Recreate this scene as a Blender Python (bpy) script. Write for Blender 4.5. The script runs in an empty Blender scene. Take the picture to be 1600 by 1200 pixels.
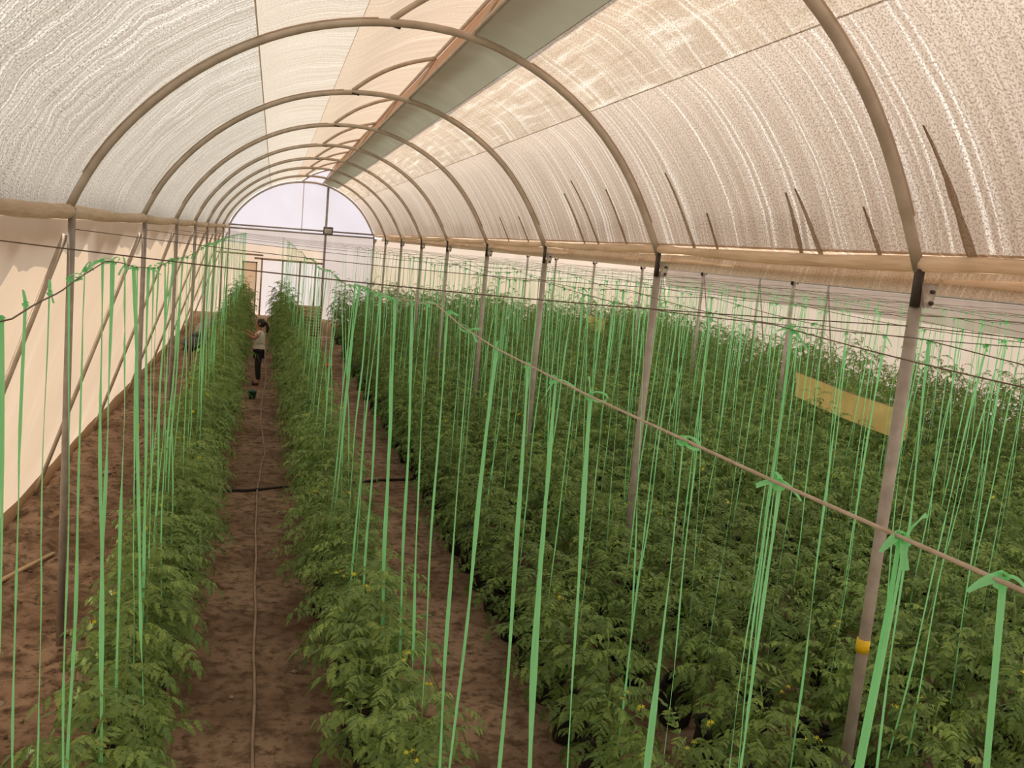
import bpy, math, random
import numpy as np
from mathutils import Vector, Matrix

random.seed(7)
RNG = np.random.default_rng(7)
SC = bpy.context.scene
COL = SC.collection
PI = math.pi

# ------------------------------------------------------------------ camera, sky, sun, exposure
CAM_H = 3.6
F_PX = 1485.33
CR = np.array([0.96656776, -0.23920102, 0.09235602])
CU = np.array([-0.05610121, 0.15417548, 0.98644948])
CW = np.array([0.25019875, 0.95865155, -0.13560158])
cam_data = bpy.data.cameras.new('camera')
cam_data.sensor_width = 36.0
cam_data.lens = F_PX / 1600.0 * 36.0
cam_data.clip_start = 0.05
cam_data.clip_end = 400.0
cam = bpy.data.objects.new('camera', cam_data)
M = Matrix.Identity(4)
for i in range(3):
    M[i][0] = CR[i]; M[i][1] = CU[i]; M[i][2] = -CW[i]
M[2][3] = CAM_H
cam.matrix_world = M
COL.objects.link(cam)
SC.camera = cam

world = bpy.data.worlds.new('hazy_sky')
SC.world = world
world.use_nodes = True
bg = world.node_tree.nodes['Background']
bg.inputs[0].default_value = (0.88, 0.93, 1.0, 1)
bg.inputs[1].default_value = 1.3

sun_data = bpy.data.lights.new('sun', 'SUN')
sun_data.energy = 4.0
sun_data.angle = math.radians(0.6)
sun_data.color = (1.0, 0.89, 0.74)
sun = bpy.data.objects.new('sun', sun_data)
sun.rotation_euler = Vector((0.21, -0.18, -0.96)).to_track_quat('-Z', 'Y').to_euler()
sun.location = (-8, 10, 20)
COL.objects.link(sun)

SC.view_settings.view_transform = 'Standard'
SC.view_settings.look = 'None'
SC.view_settings.gamma = 1.0
SC.view_settings.use_curve_mapping = False
SC.view_settings.exposure = 0.45
SC.cycles.use_denoising = True
SC.cycles.max_bounces = 10
SC.cycles.diffuse_bounces = 6
SC.cycles.transmission_bounces = 6
SC.cycles.sample_clamp_indirect = 8.0


def project(p):
    d = np.asarray(p, float) - np.array([0, 0, CAM_H])
    z = d @ CW
    return 800 + F_PX * (d @ CR) / z, 600 - F_PX * (d @ CU) / z, z


# ------------------------------------------------------------------ helpers
def link(o, parent=None):
    COL.objects.link(o)
    if parent is not None:
        o.parent = parent
    return o


def tag(o, label=None, cat=None, group=None, kind=None):
    if label: o['label'] = label
    if cat: o['category'] = cat
    if group: o['group'] = group
    if kind: o['kind'] = kind
    return o


def empty(name, loc=(0, 0, 0), rz=0.0, parent=None):
    o = bpy.data.objects.new(name, None)
    o.empty_display_size = 0.1
    o.location = loc
    o.rotation_euler = (0, 0, rz)
    return link(o, parent)


class MB:
    """collects vertices and faces of one mesh"""
    def __init__(self):
        self.V = []; self.F3 = []; self.F4 = []; self.A = []; self.n = 0

    def add(self, V, F3=None, F4=None, A=None):
        V = np.asarray(V, float).reshape(-1, 3)
        if F3 is not None and len(F3): self.F3.append(np.asarray(F3, int).reshape(-1, 3) + self.n)
        if F4 is not None and len(F4): self.F4.append(np.asarray(F4, int).reshape(-1, 4) + self.n)
        self.V.append(V)
        if A is None: A = np.zeros(len(V))
        self.A.append(np.broadcast_to(np.asarray(A, float), (len(V),)) if np.ndim(A) < 2 else A)
        self.n += len(V)
        return self

    def box(self, c, s, R=None):
        c = np.asarray(c, float); h = np.asarray(s, float) / 2
        v = np.array([[x, y, z] for x in (-1, 1) for y in (-1, 1) for z in (-1, 1)]) * h
        if R is not None: v = v @ np.asarray(R).T
        return self.add(v + c, F4=[(0, 1, 3, 2), (4, 6, 7, 5), (0, 4, 5, 1), (2, 3, 7, 6), (0, 2, 6, 4), (1, 5, 7, 3)])

    def tube(self, pts, r, sides=8, caps=True, A=None):
        P = np.asarray(pts, float); n = len(P)
        r = np.broadcast_to(np.asarray(r, float), (n,))
        T = np.gradient(P, axis=0)
        T /= np.maximum(np.linalg.norm(T, axis=1, keepdims=True), 1e-9)
        ref = np.array([0, 0, 1.0]) if abs(T[0][2]) < .9 else np.array([1.0, 0, 0])
        N = np.zeros_like(P)
        a = np.cross(T[0], ref); a /= np.linalg.norm(a)
        for i in range(n):
            a = a - T[i] * (a @ T[i]); a /= max(np.linalg.norm(a), 1e-9); N[i] = a
        B = np.cross(T, N)
        ang = np.arange(sides) * 2 * PI / sides
        V = P[:, None] + r[:, None, None] * (np.cos(ang)[None, :, None] * N[:, None] + np.sin(ang)[None, :, None] * B[:, None])
        i = np.arange(n - 1)[:, None] * sides; j = np.arange(sides)[None]; j2 = (j + 1) % sides
        F = np.stack([i + j, i + j2, i + sides + j2, i + sides + j], -1).reshape(-1, 4)
        V = V.reshape(-1, 3)
        F3 = []
        if caps:
            V = np.vstack([V, P[:1], P[-1:]])
            c0, c1 = n * sides, n * sides + 1
            for k in range(sides):
                F3.append((c0, (k + 1) % sides, k)); F3.append((c1, (n - 1) * sides + k, (n - 1) * sides + (k + 1) % sides))
        return self.add(V, F3=F3, F4=F, A=A)

    def lathe(self, prof, sides=16, c=(0, 0, 0)):
        ang = np.arange(sides) * 2 * PI / sides
        V = np.array([[r * math.cos(a), r * math.sin(a), z] for r, z in prof for a in ang]) + np.asarray(c)
        F = [(i * sides + j, i * sides + (j + 1) % sides, (i + 1) * sides + (j + 1) % sides, (i + 1) * sides + j) for i in range(len(prof) - 1) for j in range(sides)]
        return self.add(V, F4=F)

    def ribbon(self, pts, width, ang, thick=0.0):
        """flat twisted ribbon along pts; ang = direction of the width about the path"""
        P = np.asarray(pts, float); n = len(P)
        w = np.broadcast_to(np.asarray(width, float), (n,)); ang = np.broadcast_to(np.asarray(ang, float), (n,))
        T = np.gradient(P, axis=0); T /= np.maximum(np.linalg.norm(T, axis=1, keepdims=True), 1e-9)
        ref = np.where(np.abs(T[:, 2:3]) < .9, np.array([[0, 0, 1.0]]), np.array([[1.0, 0, 0]]))
        N = np.cross(T, ref); N /= np.maximum(np.linalg.norm(N, axis=1, keepdims=True), 1e-9)
        B = np.cross(T, N)
        D = np.cos(ang)[:, None] * N + np.sin(ang)[:, None] * B
        Q = np.cross(D, T)
        c = 0.22   # slight crease along the middle
        V = np.stack([P - D * w[:, None] / 2, P + Q * w[:, None] * c, P + D * w[:, None] / 2], 1).reshape(-1, 3)
        F = [(i * 3 + a, i * 3 + a + 1, i * 3 + a + 4, i * 3 + a + 3) for i in range(n - 1) for a in (0, 1)]
        return self.add(V, F4=F)

    def grid(self, X, Y, Z, A=None):
        n, m = X.shape
        i = np.arange(n - 1)[:, None] * m; j = np.arange(m - 1)[None]
        F = np.stack([i + j, i + j + 1, i + m + j + 1, i + m + j], -1).reshape(-1, 4)
        return self.add(np.stack([X, Y, Z], -1).reshape(-1, 3), F4=F, A=A)

    def mesh(self, name, material, smooth=True, fuv=None, attr=False):
        V = np.vstack(self.V)
        f3 = np.vstack(self.F3) if self.F3 else np.zeros((0, 3), int)
        f4 = np.vstack(self.F4) if self.F4 else np.zeros((0, 4), int)
        me = bpy.data.meshes.new(name)
        me.vertices.add(len(V)); me.vertices.foreach_set('co', V.astype(np.float32).ravel())
        nl = f3.size + f4.size
        me.loops.add(nl)
        me.loops.foreach_set('vertex_index', np.concatenate([f3.ravel(), f4.ravel()]).astype(np.int32))
        me.polygons.add(len(f3) + len(f4))
        st = np.concatenate([np.arange(len(f3)) * 3, len(f3) * 3 + np.arange(len(f4)) * 4]).astype(np.int32)
        me.polygons.foreach_set('loop_start', st)
        if smooth: me.polygons.foreach_set('use_smooth', np.ones(len(f3) + len(f4), bool))
        me.update(calc_edges=True)
        if fuv is not None:
            a = me.attributes.new('fuv', 'FLOAT_VECTOR', 'POINT')
            a.data.foreach_set('vector', np.asarray(fuv, np.float32).ravel())
        if attr:
            a = me.attributes.new('age', 'FLOAT', 'POINT')
            a.data.foreach_set('value', np.concatenate(self.A).astype(np.float32))
        me.materials.append(material)
        return me

    def build(self, name, material, parent=None, smooth=True, fuv=None, attr=False):
        return link(bpy.data.objects.new(name, self.mesh(name, material, smooth, fuv, attr)), parent)


def vnoise(x, y, seed=0):
    """smooth value noise, vectorised, range -1..1"""
    r = np.random.default_rng(seed).random((256, 256)) * 2 - 1
    xi = np.floor(x).astype(int); yi = np.floor(y).astype(int)
    fx = x - xi; fy = y - yi
    fx = fx * fx * (3 - 2 * fx); fy = fy * fy * (3 - 2 * fy)
    g = lambda a, b: r[a % 256, b % 256]
    return (g(xi, yi) * (1 - fx) + g(xi + 1, yi) * fx) * (1 - fy) + (g(xi, yi + 1) * (1 - fx) + g(xi + 1, yi + 1) * fx) * fy


def resample(P, n):
    P = np.asarray(P, float)
    s = np.concatenate([[0], np.cumsum(np.linalg.norm(np.diff(P, axis=0), axis=1))])
    t = np.linspace(0, s[-1], n)
    return np.stack([np.interp(t, s, P[:, k]) for k in range(P.shape[1])], 1)


def smooth_curve(P, n, it=3):
    Q = resample(P, n)
    for _ in range(it):
        Q[1:-1] = (Q[:-2] + 2 * Q[1:-1] + Q[2:]) / 4
    return Q


ONES = ['', 'first', 'second', 'third', 'fourth', 'fifth', 'sixth', 'seventh', 'eighth', 'ninth', 'tenth', 'eleventh', 'twelfth', 'thirteenth', 'fourteenth', 'fifteenth', 'sixteenth', 'seventeenth', 'eighteenth', 'nineteenth']
TENS = {2: ('twenty', 'twentieth'), 3: ('thirty', 'thirtieth'), 4: ('forty', 'fortieth'), 5: ('fifty', 'fiftieth'), 6: ('sixty', 'sixtieth'), 7: ('seventy', 'seventieth'), 8: ('eighty', 'eightieth'), 9: ('ninety', 'ninetieth')}


def nth(n):
    if n < 20: return ONES[n]
    t, o = divmod(n, 10)
    return TENS[t][1] if o == 0 else TENS[t][0] + '-' + ONES[o]


# ------------------------------------------------------------------ materials
def new_mat(name):
    m = bpy.data.materials.new(name); m.use_nodes = True
    nt = m.node_tree
    for n in list(nt.nodes): nt.nodes.remove(n)
    out = nt.nodes.new('ShaderNodeOutputMaterial')
    return m, nt, out


def N(nt, typ, **kw):
    n = nt.nodes.new(typ)
    for k, v in kw.items():
        if k.startswith('i_'):
            key = k[2:]
            n.inputs[int(key) if key.isdigit() else key].default_value = v
        else:
            setattr(n, k, v)
    return n


def mixc(nt, fac, a, b, blend='MIX'):
    m = nt.nodes.new('ShaderNodeMix'); m.data_type = 'RGBA'; m.blend_type = blend
    for sock, v in ((m.inputs[0], fac), (m.inputs[6], a), (m.inputs[7], b)):
        if hasattr(v, 'is_output') or hasattr(v, 'links'): nt.links.new(v, sock)
        elif isinstance(v, (int, float)): sock.default_value = v
        else: sock.default_value = (*v, 1) if len(v) == 3 else v
    return m.outputs[2]


def ramp(nt, src, stops):
    r = nt.nodes.new('ShaderNodeValToRGB')
    el = r.color_ramp.elements
    while len(el) < len(stops): el.new(0.5)
    for e, (p, c) in zip(el, stops):
        e.position = p; e.color = (c, c, c, 1) if isinstance(c, (int, float)) else (*c, 1)
    nt.links.new(src, r.inputs[0])
    return r.outputs[0]


def noise(nt, vec, scale, detail=3.0, rough=0.55, dist=0.0):
    n = N(nt, 'ShaderNodeTexNoise'); n.inputs['Scale'].default_value = scale; n.inputs['Detail'].default_value = detail
    n.inputs['Roughness'].default_value = rough; n.inputs['Distortion'].default_value = dist
    if vec is not None: nt.links.new(vec, n.inputs['Vector'])
    return n.outputs['Fac']


def mapped(nt, src, scale=(1, 1, 1), loc=(0, 0, 0)):
    m = N(nt, 'ShaderNodeMapping'); m.inputs['Scale'].default_value = scale; m.inputs['Location'].default_value = loc
    nt.links.new(src, m.inputs['Vector'])
    return m.outputs[0]


def simple(name, col, col2=None, rough=0.7, metal=0.0, scale=12.0, bump=0.0, spec=0.4):
    m, nt, out = new_mat(name)
    tc = N(nt, 'ShaderNodeTexCoord')
    b = N(nt, 'ShaderNodeBsdfPrincipled')
    b.inputs['Roughness'].default_value = rough; b.inputs['Metallic'].default_value = metal
    b.inputs['Specular IOR Level'].default_value = spec
    nz = noise(nt, tc.outputs['Object'], scale)
    c2 = col2 or tuple(x * 0.75 for x in col)
    nt.links.new(mixc(nt, ramp(nt, nz, [(0.35, 0.0), (0.65, 1.0)]), col, c2), b.inputs['Base Color'])
    if bump:
        bp = N(nt, 'ShaderNodeBump'); bp.inputs['Strength'].default_value = bump; bp.inputs['Distance'].default_value = 0.01
        nt.links.new(nz, bp.inputs['Height']); nt.links.new(bp.outputs[0], b.inputs['Normal'])
    nt.links.new(b.outputs[0], out.inputs[0])
    return m


def film(name, base, dark, light, streak=(30, 0.7), speck=0.0, trans=0.62, wav=0.0, bump=0.4, clear=0.0, cross=0.0, lines=1.0, bands=1.0):
    """translucent plastic film; pattern runs in the film's own metres (fuv)"""
    m, nt, out = new_mat(name)
    at = N(nt, 'ShaderNodeAttribute'); at.attribute_name = 'fuv'
    vec = at.outputs['Vector']
    src = vec
    if wav:
        sx = N(nt, 'ShaderNodeSeparateXYZ'); nt.links.new(vec, sx.inputs[0])
        wn = noise(nt, mapped(nt, vec, (0.35, 1.9, 1)), 1.0, 2.0)
        ma = N(nt, 'ShaderNodeMath', operation='MULTIPLY_ADD'); nt.links.new(wn, ma.inputs[0]); ma.inputs[1].default_value = wav
        nt.links.new(sx.outputs[0], ma.inputs[2])
        cx = N(nt, 'ShaderNodeCombineXYZ'); nt.links.new(ma.outputs[0], cx.inputs[0]); nt.links.new(sx.outputs[1], cx.inputs[1])
        src = cx.outputs[0]
    st = noise(nt, mapped(nt, src, (streak[0], streak[1], 1)), 1.0, 2.5, 0.6)
    st2 = noise(nt, mapped(nt, src, (streak[0] * 0.22, streak[1] * 0.6, 1), (7, 3, 0)), 1.0, 2.0, 0.5)
    big = noise(nt, vec, 0.7, 2.0)
    c = mixc(nt, ramp(nt, big, [(0.3, 0.0), (0.7, 1.0)]), base, tuple(a * .93 for a in base))
    c = mixc(nt, ramp(nt, st, [(0.42, 0.55 * lines), (0.52, 0.0)]), c, dark)
    c = mixc(nt, ramp(nt, st, [(0.56, 0.0), (0.66, 0.8 * lines)]), c, light)
    c = mixc(nt, ramp(nt, st2, [(0.62, 0.0), (0.72, 0.7 * lines * bands)]), c, light)
    if cross:
        cr = noise(nt, mapped(nt, vec, (0.9, 13.0, 1)), 1.0, 3.0)
        c = mixc(nt, ramp(nt, cr, [(0.55, 0.0), (0.68, cross)]), c, light)
        c = mixc(nt, ramp(nt, cr, [(0.32, cross), (0.44, 0.0)]), c, dark)
    if speck:
        sp = noise(nt, vec, 75.0, 2.0, 0.7)
        c = mixc(nt, ramp(nt, sp, [(0.40, speck), (0.52, 0.0)]), c, tuple(a * 0.55 for a in dark))
    d = N(nt, 'ShaderNodeBsdfDiffuse'); t = N(nt, 'ShaderNodeBsdfTranslucent')
    nt.links.new(c, d.inputs[0]); nt.links.new(c, t.inputs[0])
    if bump:
        bp = N(nt, 'ShaderNodeBump'); bp.inputs['Strength'].default_value = bump; bp.inputs['Distance'].default_value = 0.02
        nt.links.new(st, bp.inputs['Height'])
        nt.links.new(bp.outputs[0], d.inputs['Normal']); nt.links.new(bp.outputs[0], t.inputs['Normal'])
    mx = N(nt, 'ShaderNodeMixShader'); mx.inputs[0].default_value = trans
    nt.links.new(d.outputs[0], mx.inputs[1]); nt.links.new(t.outputs[0], mx.inputs[2])
    res = mx.outputs[0]
    if clear:
        tr = N(nt, 'ShaderNodeBsdfTransparent')
        tr.inputs[0].default_value = (0.96, 0.95, 0.97, 1)
        m2 = N(nt, 'ShaderNodeMixShader'); m2.inputs[0].default_value = clear
        nt.links.new(res, m2.inputs[1]); nt.links.new(tr.outputs[0], m2.inputs[2]); res = m2.outputs[0]
    nt.links.new(res, out.inputs[0])
    return m


def leafy(name, young, old, tr=(0.24, 0.38, 0.08)):
    m, nt, out = new_mat(name)
    at = N(nt, 'ShaderNodeAttribute'); at.attribute_name = 'age'
    oi = N(nt, 'ShaderNodeObjectInfo')
    geo = N(nt, 'ShaderNodeNewGeometry')
    nz = noise(nt, geo.outputs['Position'], 2.3, 2.0)
    c = mixc(nt, at.outputs['Fac'], young, old)
    c = mixc(nt, ramp(nt, nz, [(0.35, 0.0), (0.7, 0.55)]), c, tuple(a * 0.72 for a in old))
    hs = N(nt, 'ShaderNodeHueSaturation')
    mr = N(nt, 'ShaderNodeMapRange'); nt.links.new(oi.outputs['Random'], mr.inputs[0]); mr.inputs[3].default_value = 0.8; mr.inputs[4].default_value = 1.2
    nt.links.new(mr.outputs[0], hs.inputs['Value']); nt.links.new(c, hs.inputs['Color'])
    p = N(nt, 'ShaderNodeBsdfPrincipled'); p.inputs['Roughness'].default_value = 0.55; p.inputs['Specular IOR Level'].default_value = 0.35
    nt.links.new(hs.outputs[0], p.inputs['Base Color'])
    t = N(nt, 'ShaderNodeBsdfTranslucent'); t.inputs[0].default_value = (*tr, 1)
    mx = N(nt, 'ShaderNodeMixShader'); mx.inputs[0].default_value = 0.3
    nt.links.new(p.outputs[0], mx.inputs[1]); nt.links.new(t.outputs[0], mx.inputs[2])
    nt.links.new(mx.outputs[0], out.inputs[0])
    return m


def thin(name, col, trans=0.4, rough=0.5):
    m, nt, out = new_mat(name)
    geo = N(nt, 'ShaderNodeNewGeometry')
    nz = noise(nt, geo.outputs['Position'], 6.0, 3.0)
    c = mixc(nt, nz, tuple(a * 0.85 for a in col), tuple(min(1, a * 1.15) for a in col))
    p = N(nt, 'ShaderNodeBsdfPrincipled'); p.inputs['Roughness'].default_value = rough; p.inputs['Specular IOR Level'].default_value = 0.3
    t = N(nt, 'ShaderNodeBsdfTranslucent')
    nt.links.new(c, p.inputs['Base Color']); nt.links.new(c, t.inputs[0])
    mx = N(nt, 'ShaderNodeMixShader'); mx.inputs[0].default_value = trans
    nt.links.new(p.outputs[0], mx.inputs[1]); nt.links.new(t.outputs[0], mx.inputs[2])
    nt.links.new(mx.outputs[0], out.inputs[0])
    return m


def soil(name):
    m, nt, out = new_mat(name)
    geo = N(nt, 'ShaderNodeNewGeometry'); pos = geo.outputs['Position']
    b = N(nt, 'ShaderNodeBsdfPrincipled'); b.inputs['Roughness'].default_value = 0.95; b.inputs['Specular IOR Level'].default_value = 0.1
    n1 = noise(nt, pos, 0.9, 4.0); n2 = noise(nt, pos, 9.0, 5.0, 0.65); n3 = noise(nt, pos, 60.0, 3.0, 0.7)
    c = mixc(nt, ramp(nt, n1, [(0.40, 0.0), (0.60, 1.0)]), (0.40, 0.282, 0.20), (0.235, 0.155, 0.105))
    n4 = noise(nt, pos, 4.0, 4.0, 0.6)
    c = mixc(nt, ramp(nt, n4, [(0.36, 0.75), (0.5, 0.0)]), c, (0.13, 0.082, 0.054))  # dark cracks between clods: relief shade put into the soil colour, also below
    c = mixc(nt, ramp(nt, n2, [(0.36, 0.85), (0.52, 0.0)]), c, (0.11, 0.068, 0.044))
    c = mixc(nt, ramp(nt, n2, [(0.62, 0.0), (0.78, 0.6)]), c, (0.37, 0.25, 0.17))
    c = mixc(nt, ramp(nt, n3, [(0.66, 0.0), (0.74, 0.7)]), c, (0.42, 0.31, 0.23))
    nt.links.new(c, b.inputs['Base Color'])
    ad = N(nt, 'ShaderNodeMath', operation='MULTIPLY_ADD'); nt.links.new(n3, ad.inputs[0]); ad.inputs[1].default_value = 0.35; nt.links.new(n2, ad.inputs[2])
    bp = N(nt, 'ShaderNodeBump'); bp.inputs['Strength'].default_value = 0.8; bp.inputs['Distance'].default_value = 0.03
    nt.links.new(ad.outputs[0], bp.inputs['Height']); nt.links.new(bp.outputs[0], b.inputs['Normal'])
    nt.links.new(b.outputs[0], out.inputs[0])
    return m


MT = {}
MT['soil'] = soil('brown_soil')
MT['film_left'] = film('roof_film_pale', (0.49, 0.45, 0.39), (0.25, 0.22, 0.175), (0.72, 0.69, 0.64), (44, 0.32), speck=0.8, wav=.55, bump=0.35, bands=.15)
MT['film_mid'] = film('roof_film_dusty', (0.515, 0.455, 0.385), (0.36, 0.305, 0.24), (0.66, 0.61, 0.545), (40, 0.32), speck=0.5, wav=.5, bump=0.35, bands=.15)
MT['film_upper'] = film('roof_film_warm', (0.485, 0.385, 0.295), (0.39, 0.30, 0.22), (0.58, 0.49, 0.39), (16, 0.4), speck=0.4, wav=.4, bump=0.3, lines=.7)
MT['film_right'] = film('roof_film_tan', (0.60, 0.50, 0.415), (0.42, 0.32, 0.24), (0.93, 0.88, 0.81), (22, 0.22), speck=0.8, bump=0.3, wav=0.06)
MT['film_bay'] = film('roof_film_neighbour', (0.78, 0.68, 0.58), (0.62, 0.50, 0.40), (0.95, 0.90, 0.83), (22, 0.22), speck=0.5, bump=0.3, wav=0.06)
MT['gutter'] = film('pleated_gutter_film', (0.66, 0.52, 0.39), (0.42, 0.30, 0.20), (0.98, 0.94, 0.88), (24, 0.6), bump=0.5, trans=.6)
MT['film_ridge'] = film('roof_film_folded', (0.58, 0.475, 0.37), (0.41, 0.31, 0.215), (0.85, 0.79, 0.70), (16, 0.5), speck=0.7, bump=0.4, cross=0.6, wav=0.1, lines=.7)
MT['film_band'] = film('roof_film_olive_shade', (0.36, 0.325, 0.215), (0.30, 0.265, 0.175), (0.42, 0.385, 0.275), (2, 1.2), bump=0.1, lines=0.5)  # olive film, its colour darkened for the shade of the vent lip
MT['vent_net'] = film('vent_net', (0.58, 0.34, 0.21), (0.46, 0.27, 0.165), (0.66, 0.44, 0.29), (5, 2.0), bump=0.2, lines=0.6)
MT['film_wall'] = film('side_film', (0.61, 0.475, 0.345), (0.54, 0.41, 0.29), (0.68, 0.56, 0.44), (1.3, 0.5), bump=0.15, lines=0.45)
MT['film_pale'] = film('end_film_clear', (0.74, 0.70, 0.77), (0.69, 0.65, 0.71), (0.79, 0.76, 0.82), (1.0, 0.6), bump=0.05, clear=0.16, lines=0.4)
MT['film_grey'] = film('end_film_grey', (0.72, 0.66, 0.64), (0.62, 0.56, 0.54), (0.80, 0.75, 0.72), (2.0, 0.5), bump=0.1, lines=0.4)
MT['film_beige'] = film('end_film_beige', (0.86, 0.72, 0.58), (0.76, 0.62, 0.48), (0.92, 0.80, 0.68), (1.5, 0.5), bump=0.1, lines=0.4)
MT['film_white'] = film('end_film_white', (0.88, 0.84, 0.84), (0.82, 0.78, 0.78), (0.93, 0.90, 0.90), (1.5, 0.5), bump=0.1, lines=0.4)
MT['film_rwall'] = film('right_side_film', (0.77, 0.645, 0.51), (0.71, 0.58, 0.45), (0.83, 0.74, 0.63), (1.0, 0.4), bump=0.1, lines=0.4, clear=0.06, trans=.66)
MT['wrap'] = film('wrapped_film', (0.95, 0.82, 0.68), (0.76, 0.63, 0.50), (0.97, 0.88, 0.77), (2, 9), bump=0.6, trans=0.5)
MT['strip'] = film('chafe_strip', (0.66, 0.53, 0.41), (0.56, 0.44, 0.33), (0.74, 0.62, 0.5), (3, 1), bump=0.1, trans=0.45, lines=0.5)
MT['flap'] = film('spare_film_grey', (0.62, 0.62, 0.63), (0.55, 0.55, 0.56), (0.68, 0.68, 0.69), (3, 1), bump=0.1, trans=0.42, lines=0.5)
MT['fold'] = film('folded_film', (0.50, 0.39, 0.295), (0.36, 0.27, 0.19), (0.60, 0.48, 0.37), (20, 2), bump=0.2, trans=0.4, speck=.5)
MT['steel'] = simple('galvanised_pipe', (0.40, 0.37, 0.335), (0.31, 0.28, 0.25), rough=0.55, metal=0.15, scale=9, bump=0.05)
MT['arch'] = simple('dusty_arch_pipe', (0.58, 0.50, 0.415), (0.46, 0.39, 0.31), rough=0.6, metal=0.1, scale=6, bump=0.05)
MT['plate'] = simple('bracket_plate', (0.62, 0.59, 0.55), (0.48, 0.45, 0.41), rough=0.5, metal=0.2, scale=25)
MT['dark_iron'] = simple('dark_iron', (0.09, 0.075, 0.06), (0.05, 0.04, 0.035), rough=0.6, metal=0.3)
MT['wire'] = simple('rusty_wire', (0.20, 0.15, 0.115), (0.13, 0.09, 0.065), rough=0.6, metal=0.4, scale=30)
MT['wire_pale'] = simple('galvanised_wire', (0.50, 0.43, 0.34), (0.40, 0.32, 0.24), rough=0.55, metal=0.2, scale=30)
MT['string'] = thin('green_raffia', (0.33, 0.97, 0.44), trans=0.5)
MT['leaf'] = leafy('tomato_leaf', (0.275, 0.41, 0.085), (0.108, 0.200, 0.056))
MT['leaf_light'] = leafy('tomato_leaf_light', (0.36, 0.50, 0.13), (0.155, 0.275, 0.090), (0.30, 0.45, 0.11))
MT['stem'] = simple('tomato_stem', (0.22, 0.33, 0.08), (0.14, 0.23, 0.06), rough=0.6)
MT['bag'] = simple('black_grow_bag', (0.012, 0.012, 0.014), (0.022, 0.021, 0.022), rough=0.45, scale=10, bump=0.6)
MT['potsoil'] = simple('bag_substrate', (0.07, 0.042, 0.028), (0.04, 0.025, 0.017), rough=0.95, scale=40, bump=0.8)
MT['flower'] = thin('yellow_petal', (0.95, 0.88, 0.08), trans=0.35)
MT['fruit'] = simple('green_tomato', (0.25, 0.38, 0.10), (0.32, 0.44, 0.14), rough=0.3)
MT['trap'] = thin('yellow_trap_film', (0.80, 0.71, 0.36), trans=0.5)
MT['tape'] = simple('yellow_tape', (0.85, 0.58, 0.02), rough=0.5)
MT['wood'] = simple('raw_wood', (0.50, 0.33, 0.19), (0.38, 0.24, 0.13), rough=0.8, scale=8, bump=0.3)
MT['wood_pale'] = simple('pale_lath_wood', (0.62, 0.47, 0.31), (0.50, 0.36, 0.22), rough=0.8, scale=10, bump=0.3)
MT['hose'] = simple('dusty_hose', (0.42, 0.31, 0.23), (0.32, 0.225, 0.16), rough=0.7, scale=6)
MT['black_pipe'] = simple('black_poly_pipe', (0.020, 0.017, 0.015), (0.05, 0.036, 0.028), rough=0.55, scale=8)
MT['skin'] = simple('skin', (0.46, 0.235, 0.15), (0.41, 0.20, 0.125), rough=0.55)
MT['shirt'] = simple('white_shirt', (0.78, 0.74, 0.66), (0.68, 0.63, 0.56), rough=0.85, scale=5)
MT['pants'] = simple('black_trousers', (0.014, 0.015, 0.02), (0.022, 0.022, 0.028), rough=0.8)
MT['hair'] = simple('black_hair', (0.012, 0.010, 0.009), (0.022, 0.017, 0.014), rough=0.45)
MT['shoe'] = simple('dark_shoe', (0.10, 0.045, 0.035), (0.07, 0.03, 0.025), rough=0.7)
MT['red'] = simple('orange_red_plastic', (0.80, 0.13, 0.035), (0.66, 0.10, 0.03), rough=0.45)
MT['teal'] = simple('teal_plastic', (0.02, 0.13, 0.085), (0.03, 0.17, 0.11), rough=0.4)
MT['sack'] = simple('grey_sack', (0.42, 0.42, 0.40), (0.30, 0.30, 0.29), rough=0.85, scale=6, bump=0.4)
MT['tarp'] = simple('dark_tarpaulin', (0.05, 0.055, 0.06), (0.09, 0.095, 0.10), rough=0.6, scale=5, bump=0.4)
MT['lampglass'] = simple('lamp_glass', (0.75, 0.74, 0.70), (0.62, 0.61, 0.58), rough=0.2)
MT['stone'] = simple('pale_stone', (0.46, 0.37, 0.30), (0.33, 0.25, 0.19), rough=0.9, scale=20, bump=0.4)
MT['plinth'] = simple('mud_plinth', (0.46, 0.34, 0.25), (0.36, 0.25, 0.18), rough=0.9, scale=4, bump=0.4)

# ------------------------------------------------------------------ the shell
Y0, YE = -7.0, 35.6
XL, XR = -1.55, 3.54
X2, X3 = 9.4, 15.0
ARC = np.array([(-1.58, 3.62), (-1.45, 3.95), (-1.26, 4.23), (-1.03, 4.50), (-.79, 4.73), (-.51, 4.94), (-.24, 5.10), (.03, 5.23), (.3, 5.32), (.6, 5.39), (.9, 5.43), (1.26, 5.445), (1.62, 5.41), (2.01, 5.29), (2.4, 5.10), (2.77, 4.84), (3.05, 4.55), (3.28, 4.22), (3.54, 3.72)])
ARCS = smooth_curve(ARC, 60, 4)
CX, CZ = 1.0, 4.0


def offset(P, d):
    T = np.gradient(P, axis=0); T /= np.linalg.norm(T, axis=1, keepdims=True)
    Nn = np.stack([-T[:, 1], T[:, 0]], 1)
    return P + Nn * d          # outward (up) for a left-to-right arc


def arc_between(x0, x1, d):
    P = offset(ARCS, d)
    m = (P[:, 0] > x0) & (P[:, 0] < x1)
    z = lambda x: np.interp(x, P[:, 0], P[:, 1])
    return np.vstack([[x0, z(x0)], P[m], [x1, z(x1)]])


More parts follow.
